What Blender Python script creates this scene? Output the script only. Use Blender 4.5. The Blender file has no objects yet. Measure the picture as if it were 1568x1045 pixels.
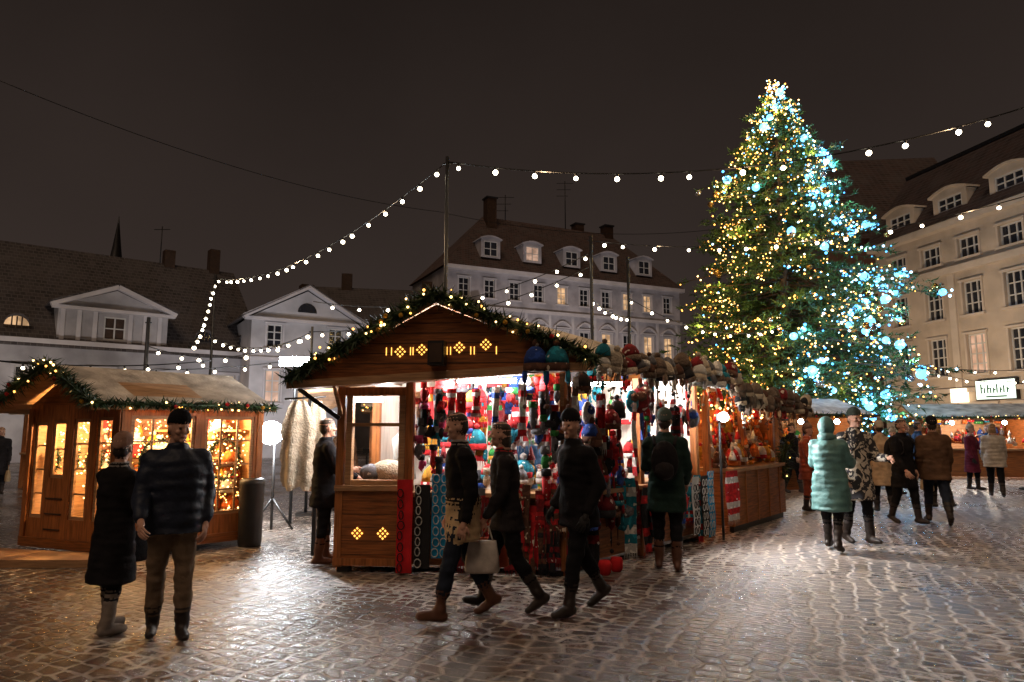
import bpy, math, random, time
import numpy as np
from mathutils import Vector, Matrix, noise, kdtree
random.seed(7); rng=np.random.default_rng(7)
R=random.random
def U(a,b): return random.uniform(a,b)
scene=bpy.context.scene
COL=scene.collection
# ---------------------------------------------------------------- materials
def newmat(name):
    m=bpy.data.materials.new(name); m.use_nodes=True
    nt=m.node_tree; b=nt.nodes['Principled BSDF']; return m,nt,b
def c4(c,k=1.0): return (c[0]*k,c[1]*k,c[2]*k,1)
def pm(name,col,rough=.75,var=.35,scale=3.0,bump=.25,bscale=40.0,metal=0,stretch=(1,1,1),col2=None,spec=.4,bd=.01):
    m,nt,b=newmat(name)
    tc=nt.nodes.new('ShaderNodeTexCoord'); mp=nt.nodes.new('ShaderNodeMapping'); mp.inputs['Scale'].default_value=stretch
    nt.links.new(tc.outputs['Object'],mp.inputs[0])
    n=nt.nodes.new('ShaderNodeTexNoise'); n.inputs['Scale'].default_value=scale; n.inputs['Detail'].default_value=6
    nt.links.new(mp.outputs[0],n.inputs['Vector'])
    r=nt.nodes.new('ShaderNodeValToRGB'); r.color_ramp.elements[0].position=.32; r.color_ramp.elements[1].position=.68
    r.color_ramp.elements[0].color=c4(col,1-var); r.color_ramp.elements[1].color=c4(col2 if col2 else col,1 if col2 else 1+var*.6)
    nt.links.new(n.outputs['Fac'],r.inputs[0]); nt.links.new(r.outputs[0],b.inputs['Base Color'])
    b.inputs['Roughness'].default_value=rough; b.inputs['Metallic'].default_value=metal; b.inputs['Specular IOR Level'].default_value=spec
    if bump>0:
        n2=nt.nodes.new('ShaderNodeTexNoise'); n2.inputs['Scale'].default_value=bscale; n2.inputs['Detail'].default_value=4
        nt.links.new(mp.outputs[0],n2.inputs['Vector'])
        bp=nt.nodes.new('ShaderNodeBump'); bp.inputs['Strength'].default_value=bump; bp.inputs['Distance'].default_value=bd
        nt.links.new(n2.outputs['Fac'],bp.inputs['Height']); nt.links.new(bp.outputs[0],b.inputs['Normal'])
    return m
def em(name,col,st,nvar=False,sample=False):
    m,nt,b=newmat(name)
    b.inputs['Base Color'].default_value=c4(col,.5); b.inputs['Emission Color'].default_value=c4(col); b.inputs['Emission Strength'].default_value=st
    if nvar:
        tc=nt.nodes.new('ShaderNodeTexCoord'); n=nt.nodes.new('ShaderNodeTexNoise'); n.inputs['Scale'].default_value=1.7
        nt.links.new(tc.outputs['Object'],n.inputs['Vector'])
        r=nt.nodes.new('ShaderNodeValToRGB'); r.color_ramp.elements[0].position=.35; r.color_ramp.elements[1].position=.65
        r.color_ramp.elements[0].color=c4(col,.25); r.color_ramp.elements[1].color=c4(col)
        nt.links.new(n.outputs['Fac'],r.inputs[0]); nt.links.new(r.outputs[0],b.inputs['Emission Color'])
    if not sample: m.cycles.emission_sampling='NONE'
    return m
def tiles(name,col,snow):
    m,nt,b=newmat(name)
    tc=nt.nodes.new('ShaderNodeTexCoord'); sp=nt.nodes.new('ShaderNodeSeparateXYZ'); nt.links.new(tc.outputs['Object'],sp.inputs[0])
    a=nt.nodes.new('ShaderNodeMath'); a.operation='ADD'; nt.links.new(sp.outputs[0],a.inputs[0]); nt.links.new(sp.outputs[1],a.inputs[1])
    cb=nt.nodes.new('ShaderNodeCombineXYZ'); nt.links.new(a.outputs[0],cb.inputs[0]); nt.links.new(sp.outputs[2],cb.inputs[1])
    br=nt.nodes.new('ShaderNodeTexBrick'); br.inputs['Scale'].default_value=1; br.inputs['Brick Width'].default_value=.36; br.inputs['Row Height'].default_value=.22; br.inputs['Mortar Size'].default_value=.022
    br.inputs['Color1'].default_value=c4(col,.6); br.inputs['Color2'].default_value=c4(col,1.5); br.inputs['Mortar'].default_value=c4(snow)
    nt.links.new(cb.outputs[0],br.inputs['Vector'])
    n=nt.nodes.new('ShaderNodeTexNoise'); n.inputs['Scale'].default_value=.8; n.inputs['Detail'].default_value=8; nt.links.new(tc.outputs['Object'],n.inputs['Vector'])
    r=nt.nodes.new('ShaderNodeValToRGB'); r.color_ramp.elements[0].position=.45; r.color_ramp.elements[1].position=.75; r.color_ramp.elements[1].color=(.6,.6,.6,1)
    nt.links.new(n.outputs['Fac'],r.inputs[0])
    mx=nt.nodes.new('ShaderNodeMixRGB'); nt.links.new(r.outputs[0],mx.inputs[0]); nt.links.new(br.outputs['Color'],mx.inputs[1]); mx.inputs[2].default_value=c4(snow)
    nt.links.new(mx.outputs[0],b.inputs['Base Color']); b.inputs['Roughness'].default_value=.8
    bp=nt.nodes.new('ShaderNodeBump'); bp.inputs['Strength'].default_value=.6; bp.inputs['Distance'].default_value=.05; bp.invert=True
    nt.links.new(br.outputs['Fac'],bp.inputs['Height']); nt.links.new(bp.outputs[0],b.inputs['Normal'])
    return m
def pattern(name,c1,c2,scale=14,th=.5):
    m,nt,b=newmat(name)
    tc=nt.nodes.new('ShaderNodeTexCoord'); n=nt.nodes.new('ShaderNodeTexNoise'); n.inputs['Scale'].default_value=scale; n.inputs['Detail'].default_value=2; n.inputs['Distortion'].default_value=2.5
    nt.links.new(tc.outputs['Object'],n.inputs['Vector'])
    r=nt.nodes.new('ShaderNodeValToRGB'); r.color_ramp.interpolation='CONSTANT'; r.color_ramp.elements[1].position=th
    r.color_ramp.elements[0].color=c4(c1); r.color_ramp.elements[1].color=c4(c2)
    nt.links.new(n.outputs['Fac'],r.inputs[0]); nt.links.new(r.outputs[0],b.inputs['Base Color']); b.inputs['Roughness'].default_value=.9
    return m
def knit(name,c1,c2,th=.7):
    m,nt,b=newmat(name)
    tc=nt.nodes.new('ShaderNodeTexCoord')
    w=nt.nodes.new('ShaderNodeTexNoise'); w.inputs['Scale'].default_value=14; w.inputs['Detail'].default_value=1
    nt.links.new(tc.outputs['Object'],w.inputs['Vector'])
    r=nt.nodes.new('ShaderNodeValToRGB'); r.color_ramp.interpolation='CONSTANT'; r.color_ramp.elements[1].position=th
    r.color_ramp.elements[0].color=c4(c1); r.color_ramp.elements[1].color=c4(c2)
    e=r.color_ramp.elements.new(.42); e.color=c4(c1,.6)
    nt.links.new(w.outputs['Fac'],r.inputs[0]); nt.links.new(r.outputs[0],b.inputs['Base Color']); b.inputs['Roughness'].default_value=.95
    n2=nt.nodes.new('ShaderNodeTexNoise'); n2.inputs['Scale'].default_value=60
    bp=nt.nodes.new('ShaderNodeBump'); bp.inputs['Strength'].default_value=.5; bp.inputs['Distance'].default_value=.01
    nt.links.new(tc.outputs['Object'],n2.inputs['Vector']); nt.links.new(n2.outputs['Fac'],bp.inputs['Height']); nt.links.new(bp.outputs[0],b.inputs['Normal'])
    return m
WOOD=pm('orange_wood',(.33,.115,.03),.55,.45,6,.3,30,stretch=(6,6,.6))
WOODH=pm('orange_wood_boards',(.27,.088,.02),.55,.5,5,.3,30,stretch=(.7,.7,9))
WOODL=pm('light_wood',(.38,.21,.10),.6,.35,6,.25,30,stretch=(.7,.7,7))
DARKW=pm('dark_wood',(.05,.025,.013),.6,.4,6,.2,30)
BLACK=pm('black_metal',(.015,.015,.016),.45,.3,8,.1,60)
SNOWROOF=pm('frosted_roofing',(.44,.37,.29),.9,.5,3.5,.5,25,bd=.02)
GREEN=pm('fir_green',(.034,.085,.018),.6,.55,1.6,0)
GREEN2=pm('garland_green',(.022,.05,.018),.6,.5,9,0)
BARK=pm('bark',(.08,.05,.03),.9,.4,8,.5,20)
GLASS=pm('dark_window_glass',(.02,.022,.028),.12,.5,.7,0,spec=.8)
WARMWIN=em('lit_window',(1,.62,.32),.85,True)
SHOPWIN=em('lit_shop_window',(1,.7,.4),1.6,True)
PINKWIN=em('lit_window_curtain',(1,.66,.48),.45,True)
FRAME=pm('white_window_frame',(.55,.53,.5),.6,.1,3,0)
BULBW=em('bulb_warm_white',(1,.86,.62),14)
FAIRY=em('fairy_bulb_warm',(1,.42,.08),5.2)
FAIRY2=em('fairy_bulb_gold',(1,.62,.22),7.5)
COOL=em('fairy_bulb_cool',(.40,.75,1),6.0)
BLUEB=em('fairy_bulb_blue',(.08,.42,1),4.2)
COOLB=em('tree_globe_cool',(.16,.58,1),2.7)
LED=em('led_white',(.85,.93,1),60)
LEDB=em('led_work_lamp',(.88,.95,1),150,False,True)
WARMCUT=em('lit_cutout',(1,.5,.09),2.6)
PAL=[knit('knit_red',(.55,.015,.02),(.75,.7,.65)),knit('knit_white',(.7,.68,.65),(.25,.28,.35)),knit('knit_black',(.015,.015,.02),(.4,.4,.4),.75),
 knit('knit_grey',(.16,.16,.18),(.5,.5,.5)),knit('knit_blue',(.02,.07,.35),(.7,.7,.75)),knit('knit_teal',(.01,.24,.34),(.6,.65,.6)),
 knit('knit_green',(.03,.25,.05),(.7,.7,.5)),knit('knit_yellow',(.65,.34,.03),(.5,.05,.03)),knit('knit_pink',(.5,.05,.16),(.7,.6,.6)),
 knit('knit_brown',(.12,.05,.03),(.5,.42,.32),.66),knit('knit_orange',(.6,.14,.02),(.7,.6,.4)),knit('knit_darkred',(.22,.01,.015),(.6,.5,.45),.68)]
DPAL=[PAL[2],PAL[3],PAL[9],PAL[11],PAL[2],PAL[11],PAL[1],PAL[9],PAL[0],PAL[4],PAL[5]]
WPAL=[PAL[1],PAL[10],PAL[7],PAL[9],PAL[0],PAL[1],PAL[10]]
BPAL=[PAL[0],PAL[0],PAL[1],PAL[4],PAL[0],PAL[6],PAL[7],PAL[2],PAL[1],PAL[11],PAL[5]]
RWB=[PAL[0],PAL[1],PAL[4],PAL[0],PAL[11],PAL[1],PAL[5]]
FUR=pm('cream_fur',(.46,.39,.30),.95,.35,9,.8,45,bd=.03)
FURG=pm('grey_brown_fur',(.14,.10,.075),.95,.5,9,.8,45,bd=.03)
HIDE=pm('ivory_sheepskin',(.50,.42,.32),.95,.35,7,.8,35,bd=.03)
# ---------------------------------------------------------------- mesh builder
def ico_tpl(level):
    import bmesh
    bm=bmesh.new(); bmesh.ops.create_icosphere(bm,subdivisions=level,radius=1)
    v=np.array([tuple(x.co) for x in bm.verts]); f=[tuple(q.index for q in x.verts) for x in bm.faces]; bm.free(); return v,f
ICO1=ico_tpl(1); ICO2=ico_tpl(2); ICO3=ico_tpl(3)
RINGC={}
def ringf(n,seg):
    if (n,seg) not in RINGC:
        f=[(i*seg+k,i*seg+(k+1)%seg,(i+1)*seg+(k+1)%seg,(i+1)*seg+k) for i in range(n-1) for k in range(seg)]
        f.append(tuple(range(seg-1,-1,-1))); f.append(tuple((n-1)*seg+k for k in range(seg))); RINGC[(n,seg)]=f
    return RINGC[(n,seg)]
class FR:
    def __init__(s,O,Ud):
        l=math.hypot(*Ud); s.O=O; s.U=(Ud[0]/l,Ud[1]/l); s.N=(s.U[1],-s.U[0])
    def p(s,u,n,z): return (s.O[0]+s.U[0]*u+s.N[0]*n, s.O[1]+s.U[1]*u+s.N[1]*n, z)
    def mat(s,u,n,z,rot=0,sc=1):
        a=math.atan2(s.U[1],s.U[0])+rot
        return Matrix.Translation(s.p(u,n,z))@Matrix.Rotation(a,4,'Z')@Matrix.Scale(sc,4)
class MB:
    def __init__(s): s.v=[];s.n=0;s.f=[];s.m=[];s.sm=[];s.mats=[];s.idx={}
    def mi(s,mat):
        if mat.name not in s.idx: s.idx[mat.name]=len(s.mats); s.mats.append(mat)
        return s.idx[mat.name]
    def add(s,v,f,mat,M=None,smooth=False):
        o=s.n; k=s.mi(mat); v=np.asarray([tuple(p) for p in v] if not isinstance(v,np.ndarray) else v,dtype=float)
        if M is not None: A=np.array(M); v=v@A[:3,:3].T+A[:3,3]
        s.v.append(v); s.n+=len(v); s.f.extend([tuple([i+o for i in q]) for q in f]); s.m.extend([k]*len(f)); s.sm.extend([smooth]*len(f))
    def hexa(s,p,mat): s.add(p,[(0,3,2,1),(4,5,6,7),(0,1,5,4),(1,2,6,5),(2,3,7,6),(3,0,4,7)],mat)
    def box(s,c,d,mat,M=None):
        x,y,z=c;a,b,h=d[0]/2,d[1]/2,d[2]/2
        p=[(x-a,y-b,z-h),(x+a,y-b,z-h),(x+a,y+b,z-h),(x-a,y+b,z-h),(x-a,y-b,z+h),(x+a,y-b,z+h),(x+a,y+b,z+h),(x-a,y+b,z+h)]
        s.add(p,[(0,3,2,1),(4,5,6,7),(0,1,5,4),(1,2,6,5),(2,3,7,6),(3,0,4,7)],mat,M)
    def fb(s,fr,u0,u1,n0,n1,z0,z1,mat):
        s.hexa([fr.p(u0,n1,z0),fr.p(u1,n1,z0),fr.p(u1,n0,z0),fr.p(u0,n0,z0),fr.p(u0,n1,z1),fr.p(u1,n1,z1),fr.p(u1,n0,z1),fr.p(u0,n0,z1)],mat)
    def quad(s,p,mat): s.add(list(p),[tuple(range(len(p)))],mat)
    def slab(s,p,t,mat,mat2=None):
        n=len(p); lo=[(a[0],a[1],a[2]-t) for a in p]
        s.add(list(p),[tuple(range(n))],mat)
        s.add(list(p)+lo,[tuple(range(2*n-1,n-1,-1))]+[(i,n+i,n+(i+1)%n,(i+1)%n) for i in range(n)],mat2 or mat)
    def beam(s,a,b,w,h,mat):
        a=Vector(a);b=Vector(b);d=(b-a);L=d.length;d.normalize()
        sd=d.cross(Vector((0,0,1)));
        if sd.length<.01: sd=Vector((1,0,0))
        sd.normalize(); up=sd.cross(d)
        p=[]
        for q in (a,b):
            for sx,sz in ((-1,-1),(1,-1),(1,1),(-1,1)): p.append(tuple(q+sd*sx*w/2+up*sz*h/2))
        s.add(p,[(0,1,2,3),(7,6,5,4),(0,4,5,1),(1,5,6,2),(2,6,7,3),(3,7,4,0)],mat)
    def tube(s,pts,rad,mat,seg=6,smooth=True):
        P=np.array([tuple(p) for p in pts],float); n=len(P)
        rad=np.array(rad,float) if hasattr(rad,'__len__') else np.full(n,rad)
        D=np.empty_like(P); D[1:-1]=P[2:]-P[:-2]; D[0]=P[1]-P[0]; D[-1]=P[-1]-P[-2]
        D/=np.linalg.norm(D,axis=1,keepdims=True)+1e-12
        A=np.cross(D,(0,0,1.0)); l=np.linalg.norm(A,axis=1,keepdims=True); A=np.where(l<.02,np.array([[1.0,0,0]]),A/(l+1e-9)); B=np.cross(D,A)
        t=2*np.pi*np.arange(seg)/seg
        v=P[:,None,:]+(A[:,None,:]*np.cos(t)[None,:,None]+B[:,None,:]*np.sin(t)[None,:,None])*rad[:,None,None]
        s.add(v.reshape(-1,3),ringf(n,seg),mat,None,smooth)
    def ico(s,c,r,mat,lv=1,M=None):
        T={1:ICO1,2:ICO2,3:ICO3}[lv]
        if not hasattr(r,'__len__'): r=(r,r,r)
        s.add(T[0]*np.array(r)+np.array(tuple(c)),T[1],mat,M,True)
    def lathe(s,prof,mat,M=None,seg=10,sx=1,sy=1):
        p=np.array(prof); t=2*np.pi*np.arange(seg)/seg
        v=np.stack([p[:,0:1]*np.cos(t)*sx,p[:,0:1]*np.sin(t)*sy,np.repeat(p[:,1:2],seg,1)],2).reshape(-1,3)
        s.add(v,ringf(len(prof),seg),mat,M,True)
    def finish(s,name,parent=None):
        me=bpy.data.meshes.new(name); me.from_pydata(np.concatenate(s.v).tolist(),[],s.f)
        for m in s.mats: me.materials.append(m)
        me.polygons.foreach_set('material_index',s.m); me.polygons.foreach_set('use_smooth',s.sm); me.update()
        o=bpy.data.objects.new(name,me); COL.objects.link(o)
        if parent: o.parent=parent
        return o
def empty(name):
    o=bpy.data.objects.new(name,None); COL.objects.link(o); return o
def point(name,loc,power,col,parent=None,r=.04):
    l=bpy.data.lights.new(name,'POINT'); l.energy=power; l.color=col; l.shadow_soft_size=r
    o=bpy.data.objects.new(name,l); o.location=loc; COL.objects.link(o)
    if parent: o.parent=parent
    return o
def spot(name,loc,target,power,col,ang=100,blend=.8,parent=None,r=.08):
    l=bpy.data.lights.new(name,'SPOT'); l.energy=power; l.color=col; l.spot_size=math.radians(ang); l.spot_blend=blend; l.shadow_soft_size=r
    o=bpy.data.objects.new(name,l); o.location=loc; o.rotation_euler=(Vector(target)-Vector(loc)).to_track_quat('-Z','Y').to_euler(); COL.objects.link(o)
    if parent: o.parent=parent
    return o
# ---------------------------------------------------------------- world, sun, camera
w=bpy.data.worlds.new('World'); scene.world=w; w.use_nodes=True; nt=w.node_tree; bg=nt.nodes['Background']
tc=nt.nodes.new('ShaderNodeTexCoord'); sp=nt.nodes.new('ShaderNodeSeparateXYZ'); nt.links.new(tc.outputs['Generated'],sp.inputs[0])
n=nt.nodes.new('ShaderNodeTexNoise'); n.inputs['Scale'].default_value=2.2; n.inputs['Detail'].default_value=5; nt.links.new(tc.outputs['Generated'],n.inputs['Vector'])
ma=nt.nodes.new('ShaderNodeMath'); ma.operation='MULTIPLY_ADD'; ma.inputs[1].default_value=.35; nt.links.new(n.outputs['Fac'],ma.inputs[0]); nt.links.new(sp.outputs[2],ma.inputs[2])
r=nt.nodes.new('ShaderNodeValToRGB'); r.color_ramp.elements[0].position=.1; r.color_ramp.elements[1].position=.85
r.color_ramp.elements[0].color=(.046,.033,.028,1); r.color_ramp.elements[1].color=(.013,.0092,.0078,1)
nt.links.new(ma.outputs[0],r.inputs[0]); nt.links.new(r.outputs[0],bg.inputs[0]); bg.inputs[1].default_value=1
sl=bpy.data.lights.new('fill_sun','SUN'); sl.energy=.72; sl.angle=math.radians(35); sl.color=(1,.70,.48)  # soft warm fill added over the night square, not a real sun
so=bpy.data.objects.new('fill_sun',sl); so.rotation_euler=(math.radians(34),0,math.radians(-18)); COL.objects.link(so)
cam=bpy.data.cameras.new('camera'); cam.lens=24; cam.sensor_width=36; cam.clip_end=1000
co=bpy.data.objects.new('camera',cam); co.location=(0,0,1.65); co.rotation_euler=(math.radians(97.2),0,0); COL.objects.link(co); scene.camera=co
scene.view_settings.view_transform='Standard'
# ---------------------------------------------------------------- ground
def ground_mat():
    m,nt,b=newmat('frosty_cobblestone'); N=nt.nodes.new; L=nt.links.new
    def math_(op,a,b_=None,c=None,clamp=False):
        q=N('ShaderNodeMath'); q.operation=op; q.use_clamp=clamp
        for i,x in enumerate((a,b_,c)):
            if x is None: continue
            if isinstance(x,(int,float)): q.inputs[i].default_value=x
            else: L(x,q.inputs[i])
        return q.outputs[0]
    def noi(v,sc,det=4,ro=.5):
        q=N('ShaderNodeTexNoise'); q.inputs['Scale'].default_value=sc; q.inputs['Detail'].default_value=det; q.inputs['Roughness'].default_value=ro; L(v,q.inputs['Vector']); return q
    def mr(x,a,b_,c=0,d=1):
        q=N('ShaderNodeMapRange'); q.inputs[1].default_value=a; q.inputs[2].default_value=b_; q.inputs[3].default_value=c; q.inputs[4].default_value=d; L(x,q.inputs[0]); return q.outputs[0]
    tc=N('ShaderNodeTexCoord'); O=tc.outputs['Object']; mp=N('ShaderNodeMapping'); mp.inputs['Rotation'].default_value=(0,0,.42); L(O,mp.inputs[0])
    v=mp.outputs[0]
    for sc,am in ((.45,.55),(6.0,.035)):
        nd=noi(v,sc,2); vs=N('ShaderNodeVectorMath'); vs.operation='SCALE'; vs.inputs['Scale'].default_value=am; L(nd.outputs['Color'],vs.inputs[0])
        va=N('ShaderNodeVectorMath'); va.operation='ADD'; L(v,va.inputs[0]); L(vs.outputs[0],va.inputs[1]); v=va.outputs[0]
    m2=N('ShaderNodeMapping'); m2.inputs['Scale'].default_value=(5.2,7.4,1); L(v,m2.inputs[0])
    # running bond: shift alternate rows by half a stone
    sx=N('ShaderNodeSeparateXYZ'); L(m2.outputs[0],sx.inputs[0])
    row=math_('FLOOR',sx.outputs[1]); par=math_('MULTIPLY',math_('MODULO',math_('ABSOLUTE',row),2),.5)
    cb=N('ShaderNodeCombineXYZ'); L(math_('ADD',sx.outputs[0],par),cb.inputs[0]); L(sx.outputs[1],cb.inputs[1])
    ve=N('ShaderNodeTexVoronoi'); ve.voronoi_dimensions='2D'; ve.feature='DISTANCE_TO_EDGE'; ve.inputs['Scale'].default_value=1; ve.inputs['Randomness'].default_value=.52; L(m2.outputs[0],ve.inputs['Vector'])
    vc=N('ShaderNodeTexVoronoi'); vc.voronoi_dimensions='2D'; vc.inputs['Scale'].default_value=1; vc.inputs['Randomness'].default_value=.52; L(m2.outputs[0],vc.inputs['Vector'])
    jf=mr(ve.outputs['Distance'],.035,.16,1,0)
    cr=N('ShaderNodeSeparateColor'); L(vc.outputs['Color'],cr.inputs[0])
    rp=N('ShaderNodeValToRGB'); L(cr.outputs[0],rp.inputs[0]); e=rp.color_ramp.elements; e[0].color=(.026,.017,.012,1); e[1].color=(.115,.078,.054,1); q=e.new(.6); q.color=(.06,.042,.032,1)
    n1=noi(O,.5,8,.68); sp=N('ShaderNodeSeparateXYZ'); L(O,sp.inputs[0])
    gr=mr(sp.outputs[0],-5,6,-.04,.13); r1=mr(math_('ADD',n1.outputs['Fac'],gr),.38,.60,.10,1)
    n3=noi(O,9,6,.75); jm=math_('MULTIPLY',r1,mr(n3.outputs['Fac'],.38,.6,.15,1)); joint=math_('MULTIPLY',jm,jf)
    n2=noi(O,7,9,.75); dust=math_('MULTIPLY',mr(n2.outputs['Fac'],.45,.66),mr(math_('ADD',n1.outputs['Fac'],gr),.45,.66))
    snow=math_('MULTIPLY_ADD',dust,.62,joint,True)
    mx=N('ShaderNodeMixRGB'); L(snow,mx.inputs[0]); L(rp.outputs[0],mx.inputs[1]); mx.inputs[2].default_value=(.58,.51,.45,1)
    L(mx.outputs[0],b.inputs['Base Color'])
    wet=noi(O,.35,4,.6); base_r=mr(wet.outputs['Fac'],.4,.62,.12,.34); L(math_('MULTIPLY_ADD',snow,.5,base_r,True),b.inputs['Roughness']); b.inputs['Specular IOR Level'].default_value=.8
    h=math_('MULTIPLY_ADD',jf,-1,math_('MULTIPLY',n2.outputs['Fac'],.7)); h1=math_('MULTIPLY_ADD',cr.outputs[1],.35,h); h2=math_('MULTIPLY_ADD',snow,.45,h1)
    bp=N('ShaderNodeBump'); bp.inputs['Strength'].default_value=.75; bp.inputs['Distance'].default_value=.024; L(h2,bp.inputs['Height']); L(bp.outputs[0],b.inputs['Normal'])
    return m
g=MB(); g.quad([(-300,-100,0),(300,-100,0),(300,500,0),(-300,500,0)],ground_mat()); g.finish('cobblestone_ground')
# ---------------------------------------------------------------- facades
def facade(mb,fr,L,z0,z1,ops,wall,rev=.18,frame=FRAME,trim=None,tw=.14):
    us=sorted({0,L}|{round(o[0],4) for o in ops}|{round(o[1],4) for o in ops}); zs=sorted({z0,z1}|{round(o[2],4) for o in ops}|{round(o[3],4) for o in ops})
    for i in range(len(us)-1):
        for j in range(len(zs)-1):
            cu=(us[i]+us[i+1])/2; cz=(zs[j]+zs[j+1])/2
            if any(o[0]<cu<o[1] and o[2]<cz<o[3] for o in ops): continue
            mb.quad([fr.p(us[i],0,zs[j]),fr.p(us[i+1],0,zs[j]),fr.p(us[i+1],0,zs[j+1]),fr.p(us[i],0,zs[j+1])],wall)
    for o in ops:
        u0,u1,a,b=o[:4]; gl=o[4]; nv=o[5] if len(o)>5 else 1; nh=o[6] if len(o)>6 else 2
        mb.quad([fr.p(u0,0,a),fr.p(u0,-rev,a),fr.p(u0,-rev,b),fr.p(u0,0,b)],wall); mb.quad([fr.p(u1,0,a),fr.p(u1,0,b),fr.p(u1,-rev,b),fr.p(u1,-rev,a)],wall)
        mb.quad([fr.p(u0,0,a),fr.p(u1,0,a),fr.p(u1,-rev,a),fr.p(u0,-rev,a)],wall); mb.quad([fr.p(u0,0,b),fr.p(u0,-rev,b),fr.p(u1,-rev,b),fr.p(u1,0,b)],wall)
        if gl: mb.quad([fr.p(u0,-rev,a),fr.p(u1,-rev,a),fr.p(u1,-rev,b),fr.p(u0,-rev,b)],gl)
        t=.07 if rev>.08 else .045; n0=-rev+.01; n1=-rev+.07 if rev>.08 else -rev+.04
        mb.fb(fr,u0,u0+t,n0,n1,a,b,frame); mb.fb(fr,u1-t,u1,n0,n1,a,b,frame); mb.fb(fr,u0+t,u1-t,n0,n1,a,a+t,frame); mb.fb(fr,u0+t,u1-t,n0,n1,b-t,b,frame)
        hw=.035 if rev>.08 else .014
        for k in range(1,nv+1):
            c=u0+(u1-u0)*k/(nv+1); mb.fb(fr,c-hw,c+hw,n0,n1-.012,a+t,b-t,frame)
        for k in range(1,nh+1):
            c=a+(b-a)*k/(nh+1); mb.fb(fr,u0+t,u1-t,n0,n1-.022,c-hw*.8,c+hw*.8,frame)
        if trim:
            mb.fb(fr,u0-tw,u0-.002,.003,.06,a,b,trim); mb.fb(fr,u1+.002,u1+tw,.003,.06,a,b,trim)
            mb.fb(fr,u0-tw-.05,u1+tw+.05,.003,.12,b+.002,b+tw,trim); mb.fb(fr,u0-tw-.05,u1+tw+.05,.003,.14,a-.12,a-.002,trim)
def rooftop_dormer(mb,fr,u,w,nfront,z0,z1,depth,wall,roof,gl,nv=1):
    f2=FR(fr.p(u-w/2,nfront,0)[:2],fr.U); f2.N=fr.N
    facade(mb,f2,w,z0,z1,[(w*.14,w*.86,z0+.15,z1-.15,gl,nv,1)],wall,.1)
    for uu in (u-w/2,u+w/2):
        mb.quad([fr.p(uu,nfront,z0),fr.p(uu,nfront-depth,z0),fr.p(uu,nfront-depth,z1),fr.p(uu,nfront,z1)],wall)
    pts=[]; K=6
    for k in range(K+1):
        t=k/K; pts.append((u-w/2-.15+(w+.3)*t, z1+.28*math.sin(math.pi*t)))
    for k in range(K):
        a,b=pts[k],pts[k+1]
        mb.slab([fr.p(a[0],nfront+.18,a[1]+.1),fr.p(b[0],nfront+.18,b[1]+.1),fr.p(b[0],nfront-depth,b[1]+.1),fr.p(a[0],nfront-depth,a[1]+.1)],.1,roof,wall)
        mb.quad([fr.p(a[0],nfront+.01,z1-.001),fr.p(b[0],nfront+.01,z1-.001),fr.p(b[0],nfront+.01,b[1]+.01),fr.p(a[0],nfront+.01,a[1]+.01)],wall)
PL_C=pm('grey_white_plaster',(.38,.355,.365),.85,.3,.8,.15,12); TR_C=pm('pale_stucco_trim',(.52,.49,.49),.8,.15,1,0)
ROOF_B=tiles('brown_clay_tiles',(.06,.03,.024),(.10,.085,.08)); ROOF_G=tiles('grey_roof_tiles',(.045,.037,.036),(.105,.093,.09))
root=empty('hotel_building')
mb=MB(); fr=FR((-5.7,58.8),(.9,.436)); Lc=25.7; ez=15.86
ops=[]
for k in range(10):
    u=1.6+k*2.5; gl=WARMWIN if k in(4,7,8) else GLASS
    ops.append((u-.5,u+.5,13.2,14.9,gl,1,2)); ops.append((u-.55,u+.55,8.2,10.7,WARMWIN if k in(8,9,6) else GLASS,1,2)); ops.append((u-.55,u+.55,4.4,6.6,WARMWIN if k in (2,3,7,9) else PINKWIN,1,2)); ops.append((u-.8,u+.8,.6,3.3,SHOPWIN if k%2 else WARMWIN,2,1))
facade(mb,fr,Lc,0,ez,ops,PL_C,.2,trim=TR_C)
for k in range(10):
    u=1.6+k*2.5
    for q in range(6):
        a=q/6; b=(q+1)/6; za=11.0+.55*math.sin(math.pi*a); zb=11.0+.55*math.sin(math.pi*b)
        mb.beam(fr.p(u-.9+1.8*a,.12,za),fr.p(u-.9+1.8*b,.12,zb),.22,.14,TR_C)
    mb.fb(fr,u-1.0,u+1.0,.003,.2,10.88,11.0,TR_C)
for z,h,n_ in ((12.1,.3,.25),(7.4,.25,.2),(3.8,.3,.2)): mb.fb(fr,-.1,Lc+.1,.003,n_,z,z+h,TR_C)
mb.fb(fr,-.3,Lc+.3,.003,.55,ez-.35,ez,TR_C)
for k in range(11): mb.fb(fr,.25+k*2.5-.14,.25+k*2.5+.14,.003,.08,7.66,12.09,TR_C)
fl=FR(fr.p(0,-10,0)[:2],(fr.p(0,0,0)[0]-fr.p(0,-10,0)[0],fr.p(0,0,0)[1]-fr.p(0,-10,0)[1]))
facade(mb,fl,10,0,ez,[(2,3,13.2,14.9,GLASS),(5,6,13.2,14.9,GLASS),(2,3,8.4,10.8,GLASS),(5,6,8.4,10.8,GLASS)],PL_C)
mb.quad([fr.p(Lc,0,0),fr.p(Lc,-10,0),fr.p(Lc,-10,ez),fr.p(Lc,0,ez)],PL_C); mb.quad([fr.p(0,-10,0),fr.p(Lc,-10,0),fr.p(Lc,-10,ez),fr.p(0,-10,ez)],PL_C)
mb.finish('walls',root)
mb=MB(); A,B,C,D=fr.p(-.3,.45,ez+.01),fr.p(Lc+.3,.45,ez+.01),fr.p(Lc+.3,-10.3,ez+.01),fr.p(-.3,-10.3,ez+.01)
R0,R1=fr.p(5.5,-5,22.4),fr.p(20.5,-5,22.4)
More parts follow.
